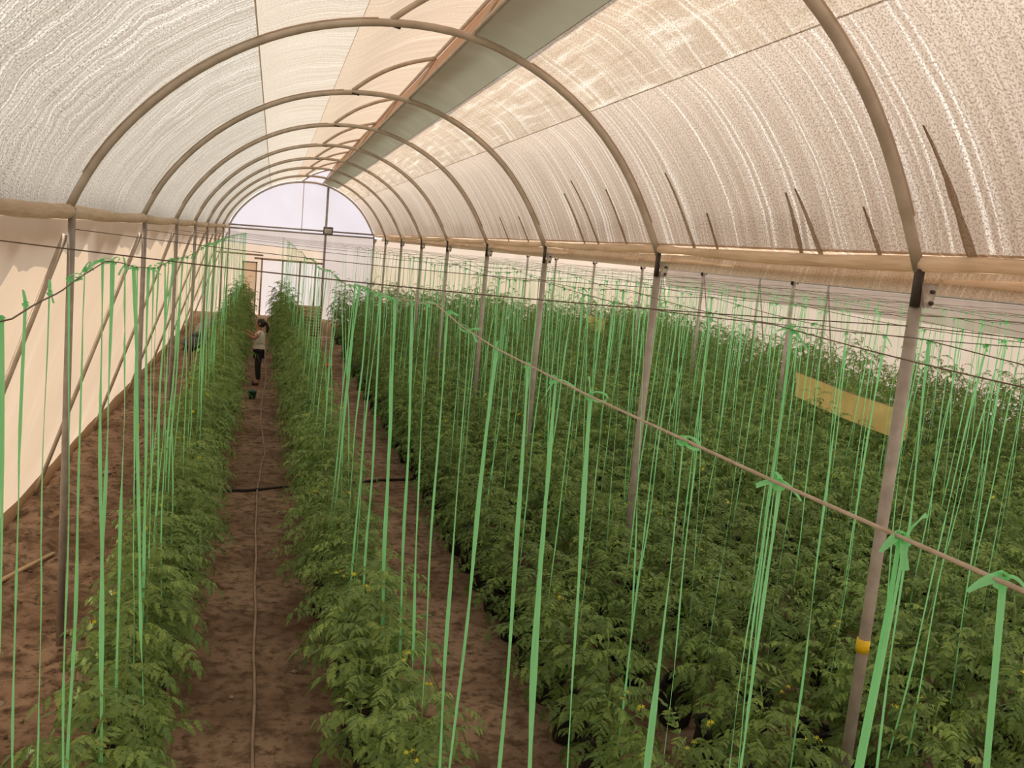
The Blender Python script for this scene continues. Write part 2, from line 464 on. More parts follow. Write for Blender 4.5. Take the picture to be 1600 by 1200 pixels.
YL = {-2: .3, -1: 3.7, 0: 8.21, 1: 12.6, 2: 16.6, 3: 20.4, 4: 24.0, 5: 27.3, 6: 31.2, 7: 35.3}
YR = {-2: .8, -1: 4.71, 0: 8.52, 1: 12.46, 2: 16.1, 3: 20.0, 4: 23.7, 5: 27.6, 6: 31.7, 7: 35.5}
HK = np.array([-2, -1, 0, 1, 2, 3, 4, 5, 6, 7])
HY = np.array([(YL[k] + YR[k]) / 2 for k in HK])


def bay_phase(y):
    """0 at a hoop, 1 halfway between two hoops"""
    k = np.interp(y, HY, HK.astype(float), left=None, right=None)
    k = np.where(y < HY[0], -2 + (y - HY[0]) / 3.8, k)
    f = k - np.floor(k)
    return np.sin(np.pi * f)


def roof_piece(name, prof, material, parent, y0=Y0, y1=YE, du=0.06, nv=26, amp=0.012, seed=1, bulge=0.03, dx=0.0, ripple=14.0, rag=0.0):
    P = resample(prof, nv)
    s = np.concatenate([[0], np.cumsum(np.linalg.norm(np.diff(P, axis=0), axis=1))])
    us = np.arange(y0, y1 + du / 2, du); us[-1] = y1
    U, Vv = np.meshgrid(us, s, indexing='ij')
    T = np.gradient(P, axis=0); T /= np.linalg.norm(T, axis=1, keepdims=True)
    Nn = np.stack([-T[:, 1], T[:, 0]], 1)
    edge = np.minimum(1, np.minimum(Vv, s[-1] - Vv) / 0.25)
    ph = bay_phase(U)
    d = bulge * ph * edge + amp * vnoise(U * ripple * .5, Vv * .9, seed) * edge * (.3 + .7 * ph) + amp * 1.2 * vnoise(U * 1.3, Vv * 1.1, seed + 5) * edge
    X = P[:, 0][None] + Nn[:, 0][None] * d + dx; Z = P[:, 1][None] + Nn[:, 1][None] * d
    if rag:   # hem not quite straight
        w = np.clip((Vv - s[-1] + .4) / .4, 0, 1)
        X = X + w * rag * vnoise(U * 1.1, U * 0 + 3.3, seed + 9)
    mb = MB(); mb.grid(X, U, Z)
    return mb.build(name, material, parent, fuv=np.stack([U, Vv, U * 0], -1).reshape(-1, 3))


ceil1 = tag(empty('ceiling'), kind='structure')
ceil1['label'] = 'curved translucent plastic roof with a raised ridge vent over the hose path'
BRANCH = np.array([(.85, 5.44), (1.0, 5.57), (1.21, 5.72), (1.53, 5.87), (1.87, 5.97)])
left_prof = np.vstack([[(-1.60, 3.55)], arc_between(-1.62, .55, .055), [(.80, 5.485)], BRANCH[1:] + (-.02, .055), [(1.93, 6.035)]])
LP = smooth_curve(left_prof, 90, 3)


def clip_prof(P, a, b):
    a = max(a, P[0, 0]) if a > -5 else -9; 
    z = lambda x: np.interp(x, P[10:, 0], P[10:, 1])
    m = (P[:, 0] > a) & (P[:, 0] < b)
    return np.vstack(([[(a, z(a))]] if a > -5 else []) + [P[m]] + ([[(b, z(b))]] if b < 5 else []))


roof_piece('roof_film', clip_prof(LP, -9, -.22), MT['film_left'], ceil1, nv=30, amp=.013, seed=2, ripple=24)
roof_piece('roof_film', clip_prof(LP, -.225, .62) + (0, .002), MT['film_mid'], ceil1, nv=18, amp=.010, seed=2, ripple=20)
roof_piece('roof_film', clip_prof(LP, .615, 9) + (0, .0), MT['film_upper'], ceil1, nv=20, amp=.012, seed=5, ripple=8)
roof_piece('roof_film', arc_between(2.068, 2.724, .06), MT['film_ridge'], ceil1, nv=14, amp=.018, seed=4, ripple=6)
roof_piece('roof_film', arc_between(2.716, 3.56, .058), MT['film_right'], ceil1, nv=26, amp=.010, seed=6, ripple=10)
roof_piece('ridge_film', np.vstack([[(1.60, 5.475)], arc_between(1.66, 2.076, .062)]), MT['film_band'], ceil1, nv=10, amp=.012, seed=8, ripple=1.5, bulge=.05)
net = np.array([(1.945, 6.05), (1.86, 5.85), (1.74, 5.63), (1.60, 5.475)])
roof_piece('vent_net', net, MT['vent_net'], ceil1, nv=8, amp=.02, seed=9, ripple=1.0, bulge=-.05, du=.12)
# seams where two widths of film are joined
for xs, dz, w in ((-.22, .042, .006),):
    p = arc_between(xs - w, xs + w, dz)
    roof_piece('film_seam', p, MT['strip'], ceil1, nv=3, amp=.0, bulge=.03 if xs < 0 else .02, seed=3, du=.3)
rng = np.random.default_rng(55)
for yf in (4.3, 5.1, 5.75, 6.0, 7.3, 7.75, 9.4, 10.3, 10.8, 13.4, 14.6):
    L_ = .35 + .55 * rng.random(); w_ = .035 + .035 * rng.random()
    P = offset(ARCS, .040); P = P[P[:, 0] > 2.9]; s_ = np.concatenate([[0], np.cumsum(np.linalg.norm(np.diff(P, axis=0), axis=1))])
    t = np.linspace(max(0, s_[-1] - L_), s_[-1] - .02, 9); q = np.stack([np.interp(t, s_, P[:, 0]), np.interp(t, s_, P[:, 1])], 1)
    ww = w_ * np.sin(np.linspace(.0, .62, 9) * PI) * (1 + .15 * rng.normal(size=9)); yc = yf + np.linspace(.03, 0, 9) * rng.normal()
    X = np.stack([q[:, 0]] * 3, 1); Z = np.stack([q[:, 1]] * 3, 1); Yw = yc[:, None] + ww[:, None] * np.array([-.5, .05, .5])[None]; X[:, 1] -= .015
    mb = MB(); mb.grid(X, Yw, Z); mb.build('film_fold', MT['fold'], ceil1, fuv=np.stack([Yw, Z, X * 0], -1).reshape(-1, 3))
SPANS = ((3.86, 9.32), (9.52, 15.02))


def span_x(x, k): return SPANS[k][0] + (x - ARCS[0, 0]) / (ARCS[-1, 0] - ARCS[0, 0]) * (SPANS[k][1] - SPANS[k][0])


for k in (0, 1):
    c = tag(empty('ceiling'), kind='structure')
    c['label'] = ('curved plastic roof of the neighbouring bay beyond the near gutter', 'curved plastic roof of the farthest bay')[k]
    P = offset(ARCS, .05); P[:, 0] = span_x(P[:, 0], k)
    P[:, 1] = np.where(P[:, 1] < 3.75, P[:, 1] - .05, P[:, 1])
    roof_piece('roof_film', P, MT['film_bay'], c, nv=30, du=.16, amp=.02, seed=12 + k, ripple=5)

# soil floor: one sheet, finer near the camera, clods to the side of the path
xs = np.unique(np.round(np.concatenate([np.linspace(-60, -3.2, 12), np.arange(-3.2, 3.4, .055), np.linspace(3.4, 17, 60), np.linspace(18, 80, 10)]), 4))
ys = np.unique(np.round(np.concatenate([np.linspace(-50, 3.5, 14), np.arange(3.5, 14, .055), np.arange(14, 36, .16), np.linspace(36.5, 140, 14)]), 4))
GX, GY = np.meshgrid(xs, ys, indexing='ij')


def ground_z(x, y):
    x = np.asarray(x, float); y = np.asarray(y, float)
    near = np.clip((y - 2) / 2, 0, 1) * np.clip((37 - y) / 3, 0, 1)
    rough = .55 + 2.0 * np.clip((-1.1 - x) / .3, 0, 1)
    clod = np.clip((-1.1 - x) / .3, 0, 1) * (.035 * np.maximum(0, vnoise(x * 4.2 + .7 * vnoise(x * 3, y * 3, 25), y * 3.6, 23)) + .02 * np.maximum(0, vnoise(x * 8.5, y * 8.5, 24)))
    z = clod + .012 * vnoise(x * 1.7, y * 1.3, 20) + rough * .016 * vnoise(x * 5.5, y * 5.0, 21) + rough * .012 * np.maximum(0, vnoise(x * 11, y * 10, 22))
    berm = .05 * np.exp(-((x + 2.5) / .35) ** 2)
    return (z + berm) * near


mb = MB(); mb.grid(GX, GY, ground_z(GX, GY))
fl = mb.build('floor', MT['soil']); tag(fl, 'bare brown soil floor with clods and shallow ruts', kind='structure')

# left side wall: film slanting outwards to the ground
wl = tag(empty('wall_left'), kind='structure'); wl['label'] = 'peach translucent side film slanting down to the soil'


def slant_wall(parent, top, bot, y0, y1, material, seed, name='side_film', amp=.03, nv=16, du=.2):
    us = np.arange(y0, y1 + .01, du); vs = np.linspace(0, 1, nv)
    U, Vv = np.meshgrid(us, vs, indexing='ij')
    L = math.hypot(bot[0] - top[0], bot[1] - top[1])
    nx, nz = -(bot[1] - top[1]) / L, (bot[0] - top[0]) / L
    e = np.minimum(1, np.minimum(Vv, 1 - Vv) * 6)
    d = amp * vnoise(U * .8, Vv * 2 + U * .1, seed) * e + amp * .4 * vnoise(U * 2.5 + Vv * 3, Vv * 4, seed + 1) * e
    X = top[0] + (bot[0] - top[0]) * Vv + nx * d; Z = top[1] + (bot[1] - top[1]) * Vv + nz * d
    mb = MB(); mb.grid(X, U, Z)
    return mb.build(name, material, parent, fuv=np.stack([U, Vv * L, U * 0], -1).reshape(-1, 3))


slant_wall(wl, (-1.66, 3.60), (-2.84, .02), Y0, YE, MT['film_wall'], 31)
# a loose valance of spare film outside the eave, ragged lower edge
us = np.arange(Y0, YE, .11)
drop = .26 + .16 * vnoise(us * 1.3, us * 0, 41) + .24 * ((us * .83 + .3 * vnoise(us * .6, us * 0, 40)) % 1) + .05 * RNG.random(len(us))
vv = np.linspace(0, 1, 5)
U, Vv = np.meshgrid(us, vv, indexing='ij')
drop = drop * .62
X = -1.70 - (.05 + drop[:, None] * .40) * Vv; Z = 3.63 - drop[:, None] * Vv
mb = MB(); mb.grid(X, U, Z)
mb.build('spare_film', MT['flap'], wl, fuv=np.stack([U, Vv, U * 0], -1).reshape(-1, 3))
us = np.arange(Y0, YE, .15)
mb = MB(); mb.tube(np.stack([-2.80 + .03 * vnoise(us * .9, us * 0, 43), us, .075 + .02 * vnoise(us * 1.4, us * 0, 44)], 1), .085 + .02 * vnoise(us * 2, us * 0, 45), 8)
n = mb.n
mb.build('rolled_hem', MT['film_wall'], wl, fuv=np.random.default_rng(1).random((n, 3)))

# film-wrapped eave pipes
def wrapped_pipe(name, x, z, r, y0, y1, seed, label, lump=.012):
    us = np.arange(y0, y1, .09)
    k = np.abs(vnoise(us * .55, us * 0, seed)) * lump + lump * .4 * vnoise(us * 3, us * 0, seed + 1)
    mb = MB(); mb.tube(np.stack([x + .01 * vnoise(us * .5, us * 0, seed + 2), us, z + .012 * vnoise(us * .4, us * 0, seed + 3) - .02 * bay_phase(us)], 1), r + k, 10)
    V = np.vstack(mb.V)
    o = mb.build(name, MT['wrap'], None, fuv=np.stack([V[:, 1], V[:, 2] * 3, V[:, 0]], 1))
    return tag(o, label, kind='structure')


wrapped_pipe('trim_1', -1.585, 3.615, .052, Y0, YE, 51, 'film wrapped eave pipe along the peach side wall')
wrapped_pipe('trim_2', 3.55, 3.765, .034, Y0, YE, 55, 'upper film wrapped gutter pipe under the tan roof')
wrapped_pipe('trim_3', 3.86, 3.668, .022, Y0, YE, 59, 'lower film wrapped gutter pipe of the neighbouring bay')
wrapped_pipe('trim_4', 9.30, 3.72, .045, Y0, YE, 63, 'film wrapped gutter pipe over the second post line')
wrapped_pipe('trim_5', 14.98, 3.76, .04, Y0, YE, 67, 'film wrapped eave pipe above the far side wall')

# film gutters between the bays
for n_, x0, z0, x1, z1, lb in ((6, 3.53, 3.82, 3.92, 3.73, 'film gutter between the two wrapped pipes'), (7, 9.27, 3.78, 9.62, 3.72, 'film gutter above the second post line')):
    us = np.arange(Y0, YE + .01, .035); t = np.linspace(0, 1, 5)
    U, T_ = np.meshgrid(us, t, indexing='ij')
    mb = MB(); mb.grid(x0 + (x1 - x0) * T_, U, z0 + (z1 - z0) * T_ - .03 * np.sin(PI * T_) + .006 * vnoise(U * 1.5, T_ * 2, 90) + .009 * vnoise(U * 13, T_ * .6, 91) * np.sin(PI * T_))
    tag(mb.build('trim_%d' % n_, MT['gutter'], None, fuv=np.stack([U, T_, U * 0], -1).reshape(-1, 3)), lb, kind='structure')

# right side wall, far off
wr = tag(empty('wall_right'), kind='structure'); wr['label'] = 'pale side film far beyond the dark plant rows'
slant_wall(wr, (15.06, 3.52), (15.9, .02), Y0, YE, MT['film_rwall'], 33, du=.35)
slant_wall(wr, (15.05, 3.50), (15.20, 2.85), Y0, YE, MT['film_grey'], 35, name='head_strip', du=.5, nv=5, amp=.01)
mb = MB(); mb.tube([(15.02, Y0, 3.535), (15.02, YE, 3.535)], .03, 6); mb.build('top_rail', MT['steel'], wr)

# far end wall
wf = tag(empty('wall_far'), kind='structure'); wf['label'] = 'end wall of pale film with a bright arched upper part'


def end_sheet(name, poly, y, material, parent=wf, nx=24, nz=8):
    """sheet between lower and upper outline, poly = [(x, z_low, z_high)...]"""
    poly = np.asarray(poly, float)
    x = np.linspace(poly[0, 0], poly[-1, 0], nx)
    lo = np.interp(x, poly[:, 0], poly[:, 1]); hi = np.interp(x, poly[:, 0], poly[:, 2])
    t = np.linspace(0, 1, nz)
    X = np.repeat(x[:, None], nz, 1); Z = lo[:, None] + (hi - lo)[:, None] * t[None]
    Y = y + .02 * vnoise(X * 1.1, Z * .9, 71)
    mb = MB(); mb.grid(X, Y, Z)
    return mb.build(name, material, parent, fuv=np.stack([X, Z, X * 0], -1).reshape(-1, 3))


for k in (-1, 0, 1):
    P = offset(ARCS, .05)
    if k >= 0: P[:, 0] = span_x(P[:, 0], k)
    end_sheet('arched_film', [(x, 3.66, max(3.67, z)) for x, z in P], YE + .02, MT['film_pale'], nx=60)
end_sheet('vent_gable_film', [(.8, 5.43, 5.47), (1.2, 5.44, 5.77), (1.9, 5.33, 6.02)], YE + .03, MT['film_pale'], nx=12, nz=4)
end_sheet('upper_strip_film', [(-2.0, 3.05, 3.66), (3.6, 3.05, 3.66)], YE + .03, MT['film_grey'])
end_sheet('lower_film', [(-2.9, .4, 3.05), (-.42, .4, 3.05)], YE + .04, MT['film_beige'])
end_sheet('lower_film', [(-.42, 2.55, 3.05), (1.7, 2.55, 3.05)], YE + .04, MT['film_beige'])
end_sheet('lower_film', [(-.42, .4, 2.55), (1.7, .4, 2.55)], YE + .04, MT['film_white'])
end_sheet('lower_film', [(1.7, 0, 3.05), (3.6, 0, 3.05)], YE + .04, MT['film_grey'])
end_sheet('lower_film', [(3.6, 0, 3.66), (16, 0, 3.66)], YE + .03, MT['film_rwall'], nx=40)
for a, b, r in (((-1.6, 3.70), (3.54, 3.80), .03), ((-1.6, 3.58), (3.54, 3.68), .028)):
    mb = MB(); mb.tube([(a[0], YE - .06, a[1]), (b[0], YE - .06, b[1])], r, 8); mb.build('cross_bar', MT['steel'], wf)
mb = MB(); mb.tube([(1.80, YE - .1, 0), (1.78, YE - .1, 5.38)], .042, 8); mb.build('centre_post', MT['steel'], wf)
mb = MB(); mb.tube([(.93, YE - .03, 3.68), (.92, YE - .03, 5.42)], .013, 6); mb.build('film_batten', MT['strip'], wf, fuv=np.zeros((mb.n, 3)))
for x in (-.38, .35, .96, 1.52):
    mb = MB(); mb.box((x, YE - .02, 1.55), (.06, .05, 2.1)); mb.build('panel_batten', MT['plinth'], wf, smooth=False)
mb = MB(); mb.box((.55, YE - .02, 2.58), (2.4, .05, .07)); mb.build('panel_batten', MT['plinth'], wf, smooth=False)
mb = MB(); mb.box((-1.2, YE - .02, 2.7), (1.7, .05, .06)); mb.build('panel_batten', MT['plinth'], wf, smooth=False)
# low earth step along the foot of the end wall
xs_ = np.linspace(-2.9, 3.4, 40); prof = [(-.55, -.05), (-.5, .32), (-.38, .5), (0.2, .55), (.3, .5)]
X = np.repeat(xs_[:, None], 5, 1); Y = YE - .05 + np.array([p[0] for p in prof])[None] + .03 * vnoise(X * 3, X * 0 + np.arange(5)[None], 75); Z = np.array([p[1] for p in prof])[None] + .03 * vnoise(X * 4, np.arange(5)[None] + X * 0, 76)
mb = MB(); mb.grid(X, Y, Z); mb.build('earth_step', MT['plinth'], wf)
# door frame in the end wall
d1 = tag(empty('door_1'), kind='structure'); d1['label'] = 'closed film door in a thin dark frame at the end wall'
for c, s in (((-1.02, YE - .06, 1.5), (.05, .05, 1.9)), ((-.56, YE - .06, 1.5), (.05, .05, 1.9)), ((-.79, YE - .06, 2.43), (.51, .05, .05)), ((-.79, YE - .06, 1.35), (.46, .04, .04))):
    mb = MB(); mb.box(c, s); mb.build('door_frame', MT['steel'], d1, smooth=False)
end_sheet('door_film', [(-1.0, .58, 2.41), (-.58, .58, 2.41)], YE - .02, MT['film_beige'], d1, nx=4, nz=6)
# end wall behind the camera closes the house
wb = tag(empty('wall_rear'), kind='structure'); wb['label'] = 'plastic end wall behind the viewer'
for k in (-1, 0, 1):
    P = offset(ARCS, .05)
    if k >= 0: P[:, 0] = span_x(P[:, 0], k)
    end_sheet('arched_film', [(x, 3.6, max(3.61, z)) for x, z in P], Y0, MT['film_pale'], wb, nx=40)
end_sheet('lower_film', [(-2.9, 0, 3.62), (16, 0, 3.62)], Y0, MT['film_rwall'], wb, nx=40)

# ------------------------------------------------------------------ steel frames
def bracket(parent, x, y, z, s=1.0):
    mb = MB()
    o = [(-.085, .13), (.085, .13), (.085, .09), (.042, -.11), (-.042, -.11), (-.085, .09)]
    v = [(x + a * s, y - .055, z + b * s) for a, b in o] + [(x + a * s, y - .043, z + b * s) for a, b in o]
    f4 = [(i, (i + 1) % 6, (i + 1) % 6 + 6, i + 6) for i in range(6)] + [(0, 3, 4, 5), (0, 1, 2, 3), (6, 11, 10, 9), (6, 9, 8, 7)]
    mb.add(v, F4=f4)
    p = mb.build('bracket_plate', MT['plate'], parent, smooth=False)
    for bz in (.05, -.06):
        mb = MB(); mb.tube([(x + .01, y - .075, z + bz * s), (x + .01, y - .05, z + bz * s)], .012, 6); mb.build('bolt', MT['dark_iron'], p, smooth=False)


def strap(parent, x, y, z0, z1):
    mb = MB(); mb.box((x, y, (z0 + z1) / 2), (.032, .05, z1 - z0)); mb.build('hanger_strap', MT['dark_iron'], parent, smooth=False)


FR_LABEL = {-2: 'steel arch frame overhead behind the viewer', -1: 'nearest steel arch frame, its yellow-taped post among the bow-tied strings',
            0: 'large steel arch frame crossing the top, second from the viewer', 7: 'last steel arch frame, standing against the end wall'}
for k in HK:
    k = int(k)
    yl, yr = YL[k], YR[k]
    fr = empty('arch_frame', (XL, yl, 0))
    off = np.array([XL, yl, 0])
    tag(fr, FR_LABEL.get(k, '%s steel arch frame from the viewer, with slanted brace%s' % (nth(k + 2), ' and yellow-taped left post' if k == 1 else '')), 'arch frame', 'steel arch frames')
    P = smooth_curve(ARCS, 44, 2)
    yy = yl + (yr - yl) * (P[:, 0] - XL) / (XR - XL)
    mb = MB(); mb.tube(np.stack([P[:, 0], yy, P[:, 1]], 1) - off, .033, 10); mb.build('arch_pipe', MT['arch'], fr)
    # strip of film laid over the pipe against chafing
    Q = offset(P, .036)[2:-2]; Qy = yl + (yr - yl) * (Q[:, 0] - XL) / (XR - XL)
    m = Q[:, 0] < .8
    for part, wd in ((m, .16), (Q[:, 0] > 2.05, .11)):
        q = Q[part]; qy = Qy[part]
        X = np.stack([q[:, 0]] * 3, 1); Z = np.stack([q[:, 1]] * 3, 1); Yw = qy[:, None] + np.array([-.03, wd * .4, wd])[None]
        mb = MB(); mb.grid(X - off[0], Yw - off[1], Z - off[2]); mb.build('chafe_strip', MT['strip'], fr, fuv=np.stack([Yw, Z, X * 0], -1).reshape(-1, 3))
    mb = MB(); mb.tube(np.array([(XL, yl, -.1), (XL, yl, 3.64)]) - off, .029, 10); post = mb.build('post', MT['steel'], fr)
    if k == 1:
        mb = MB(); mb.tube(np.array([(XL, yl, .9), (XL, yl, 1.03)]) - off, .034, 10); mb.build('yellow_tape', MT['tape'], post)
    mb = MB(); mb.tube(np.array([(XR, yr, -.1), (XR + .01, yr, 3.56)]) - off, .036, 10); post = mb.build('post', MT['steel'], fr)
    if k == -1:
        mb = MB(); mb.tube(np.array([(XR, yr, 1.44), (XR, yr, 1.52)]) - off, .041, 10); mb.build('yellow_tape', MT['tape'], post)
    mb = MB(); mb.tube(np.array([(XL - .05, yl + .03, 3.42), (-2.74, yl + .05, .02)]) - off, .025, 8); mb.build('brace', MT['arch'], fr)
    B = smooth_curve(BRANCH, 14, 2); By = yl + (yr - yl) * (B[:, 0] - XL) / (XR - XL)
    mb = MB(); mb.tube(np.stack([B[:, 0], By, B[:, 1]], 1) - off, .026, 8); mb.build('vent_branch', MT['arch'], fr)
    ys_ = yl + (yr - yl) * .62
    mb = MB(); mb.tube(np.array([(1.86, ys_, 5.96), (1.56, ys_ - .02, 5.42)]) - off, .016, 6); mb.build('vent_strut', MT['arch'], fr)
    mb = MB(); mb.tube(np.array([(.93, ys_ - .03, 5.385), (.84, ys_ - .03, 5.40)]) - off, .012, 6); mb.build('clamp', MT['dark_iron'], fr)
    bracket(fr, XR + .05 - off[0], yr - off[1], 3.575, .58); strap(fr, XR - .01 - off[0], yr - .02 - off[1], 3.51, 3.75)
for x, z, r, nm, lb in ((1.87, 5.985, .022, 'vent_pipe', 'thin pipe along the raised lip of the ridge vent'), (1.58, 5.452, .022, 'ridge_purlin', 'thin ridge pipe along the top of the arches')):
    yy = np.arange(Y0, YE + .1, .6)
    mb = MB(); mb.tube(np.stack([x + .012 * vnoise(yy * .3, yy * 0, 81), yy, z + .01 * vnoise(yy * .3, yy * 0, 82)], 1), r, 7)
    tag(mb.build(nm, MT['arch']), lb, 'pipe')
for k in HK:
    k = int(k); y = YR[k] - .1
    if y < 3: continue
    p = empty('gutter_post', (X2, y, 0)); tag(p, '%s post with small bracket in the second post line, beyond the near gutter' % nth(k + 2), 'post', 'posts of the second gutter line')
    mb = MB(); mb.tube([(0, 0, -.1), (0, 0, 3.55)], .036, 8); mb.build('pole', MT['steel'], p)
    bracket(p, .03, 0, 3.58, .6); strap(p, -.04, 0, 3.5, 3.7)
    p = empty('side_post', (X3, y + .1, 0)); tag(p, '%s thin post with diagonal stay against the far pale side film' % nth(k + 2), 'post', 'posts along the far side wall')
    mb = MB(); mb.tube([(0, 0, -.1), (0, 0, 3.74)], .032, 8); mb.build('pole', MT['steel'], p)
    mb = MB(); mb.tube([(.03, .03, 3.4), (.72, .05, .02)], .022, 6); mb.build('brace', MT['steel'], p)

# ------------------------------------------------------------------ plant rows
ROWS = [(-.77, -.005, .50, 'row left of the hose path'), (.87, -.020, .50, 'row right of the hose path'),
        (2.38, 0, .60, 'first row past the second aisle'), (3.22, 0, .60, 'second row past the second aisle'), (4.08, 0, .60, 'third row past the second aisle'),
        (4.95, 0, .60, 'fourth row past the second aisle'), (5.85, 0, .60, 'fifth row past the second aisle'), (6.75, 0, .60, 'sixth row past the second aisle'),
        (7.65, 0, .60, 'seventh row past the second aisle'), (8.50, 0, .60, 'eighth row past the second aisle'), (9.90, 0, .60, 'ninth row past the second aisle'),
        (10.8, 0, .62, 'tenth row past the second aisle'), (11.7, 0, .62, 'eleventh row past the second aisle'), (12.6, 0, .62, 'twelfth row past the second aisle'), (13.5, 0, .62, 'thirteenth row past the second aisle')]


def row_x(r, y): return ROWS[r][0] + ROWS[r][1] * (y - 5)


def plant_h(r, y, x):
    if r < 2: return min(1.22 + .045 * (y - 5), 2.0)
    return min(1.12 + .036 * (y - 5) + .07 * (x - 2.4), 2.3)


# --- leaves
def leaflet(L, W, hi, rng):
    """pointed, toothed leaflet along +x, folded at the midrib, tip drooping"""
    if hi:
        side = [(.10, .55), (.24, .95), (.33, .70), (.50, .90), (.60, .58), (.76, .52), (.84, .24)]
        mid = [0, .3, .55, .8, 1.0]
    else:
        side = [(.25, .95), (.55, .75), (.62, .45)]
        mid = [0, .5, 1.0]
    sag = .16 + .1 * rng.random(); up = .10 + .1 * rng.random()
    z = lambda t: -sag * t * t * L
    V = [(t * L, 0, z(t)) for t in mid]
    nm = len(mid); ns = len(side)
    for sgn in (1, -1):
        for t, w in side:
            V.append((t * L, sgn * w * W * .5, z(t) + up * w * W * .5))
    F = []
    for b, flip in ((nm, 0), (nm + ns, 1)):
        a = 0
        for i in range(ns):
            tgt = side[i][0]
            while a < nm - 2 and mid[a + 1] <= tgt:
                t = (a, a + 1, b + i - 1) if i else (a, a + 1, b + i)
                F.append(t if not flip else t[::-1]); a += 1
            if i < ns - 1:
                t = (a, b + i + 1, b + i) if False else (b + i, a, b + i + 1)
                F.append(t if not flip else t[::-1])
        while a < nm - 1:
            t = (a, a + 1, b + ns - 1); F.append(t if not flip else t[::-1]); a += 1
    return np.array(V), np.array(F)


def rot(axis, a):
    return np.array(Matrix.Rotation(a, 3, axis))


def compound_leaf(seed, hi):
    """a whole tomato leaf of unit length 1: arching stalk, pairs of leaflets and one at the tip"""
    rng = np.random.default_rng(seed)
    n = 9
    t = np.linspace(0, 1, n)
    droop = .75 + .5 * rng.random(); bend = .25 * (rng.random() - .5)
    th = -droop * t ** 1.4
    P = np.zeros((n, 3))
    for i in range(1, n):
        P[i] = P[i - 1] + np.array([math.cos(th[i]) * math.cos(bend * t[i]), math.sin(bend * t[i]), math.sin(th[i])]) / (n - 1)
    mb = MB()
    mb.tube(P if hi else P[::2], np.linspace(.011, .005, n if hi else (n + 1) // 2), 3, caps=False, A=.25)
    def put(tt, ang, L, W, roll=0):
        p = np.array([np.interp(tt, t, P[:, k]) for k in range(3)]); el = np.interp(tt, t, th)
        V, F = leaflet(L, W, hi, rng)
        R = rot('Z', bend * tt) @ rot('Y', -el) @ rot('Z', ang) @ rot('X', roll) @ rot('Y', .18 + .25 * rng.random())
        mb.add(V @ R.T + p, F3=F, A=np.clip(.55 + .35 * rng.normal(), 0, 1))
    for tt, L in ((.26, .21), (.43, .28), (.60, .30), (.76, .27), (.89, .21)):
        for s in (1, -1):
            put(tt + .03 * rng.normal(), s * (1.05 + .15 * rng.normal()), L * (.9 + .2 * rng.random()), L * (.42 if hi else .36), .25 * rng.normal())
            if hi: put(tt - .08, s * 1.25, L * .36, L * .26, .3 * rng.normal())
    put(1.0, .1 * rng.normal(), .30, .15)
    return mb


NVAR = 8
LEAF_HI = [compound_leaf(100 + i, True) for i in range(NVAR)]
LEAF_LO = [compound_leaf(200 + i, False) for i in range(NVAR)]
LEAF_HI_ME = [m.mesh('leaf', MT['leaf'], True, attr=True) for m in LEAF_HI]
for b in LEAF_LO:
    b.cat = (np.vstack(b.V), np.vstack(b.F3), np.vstack(b.F4), np.concatenate(b.A))


def light_leaf(o, row):
    if row < 2:
        o.material_slots[0].link = 'OBJECT'; o.material_slots[0].material = MT['leaf_light']


def plan_plant(seed, h, dense=1.0):
    """stem path and leaf placements for a plant of height h (bag included, stem from .36)"""
    rng = np.random.default_rng(seed)
    z0 = .36
    n = 9
    zs = np.linspace(z0, h - .06, n)
    stem = np.stack([.03 * np.cumsum(rng.normal(size=n)) * .5, .03 * np.cumsum(rng.normal(size=n)) * .5, zs], 1); stem[0, :2] = 0
    leaves = []
    nodes = int((h - z0) / .045 * dense)
    az = rng.random() * 6.28
    for i in range(nodes):
        u = i / max(1, nodes - 1)
        az += 2.4 + .3 * rng.normal()
        z = z0 + .04 + (h - z0 - .12) * u
        p = np.array([np.interp(z, stem[:, 2], stem[:, 0]), np.interp(z, stem[:, 2], stem[:, 1]), z])
        L = (.40 + .10 * rng.random()) * (1.0 - .58 * max(0, (u - .42) / .58)) * (.8 + .2 * min(1, u / .2))
        el = .15 + .55 * u + .2 * rng.normal()
        leaves.append((rng.integers(NVAR), p, az, el, L, np.clip(.75 - .75 * max(0, (u - .5) / .5) + .15 * rng.normal(), 0, 1)))
        if .08 < u < .8 and rng.random() < .9:      # a side shoot carrying smaller leaves outside
            a2 = az + rng.normal() * .5; d = .10 + .12 * rng.random()
            q = p + np.array([math.cos(a2) * d, math.sin(a2) * d, .05 + .08 * rng.random()])
            for j in range(3):
                leaves.append((rng.integers(NVAR), q, a2 + (j - 1) * 1.5 + .3 * rng.normal(), .3 + .35 * rng.normal(), (.24 + .09 * rng.random()) * (1 - .3 * u), np.clip(.45 + .2 * rng.normal(), 0, 1)))
    return stem, leaves


def leaf_matrix(p, az, el, L):
    R = rot('Z', az) @ rot('Y', -el)
    return R * L, p


def merged_foliage(seed, h, dense=1.0, stem_too=True):
    stem, leaves = plan_plant(seed, h, dense)
    mb = MB()
    if stem_too: mb.tube(stem, np.linspace(.011, .005, len(stem)), 4, caps=False, A=.3)
    for v, p, az, el, L, age in leaves:
        V, F3, F4, A = LEAF_LO[v].cat
        R, p = leaf_matrix(p, az, el, L)
        mb.add(V @ R.T + p, F3=F3, F4=F4, A=np.clip(A * .5 + age * .45 + .2, 0, 1))
    return mb


BASE_H = 1.6
MID = [merged_foliage(300 + i, BASE_H, 1.0) for i in range(7)]
MID_ME = [m.mesh('foliage', MT['leaf'], True, attr=True) for m in MID]
FAR = [merged_foliage(400 + i, BASE_H, .62) for i in range(5)]

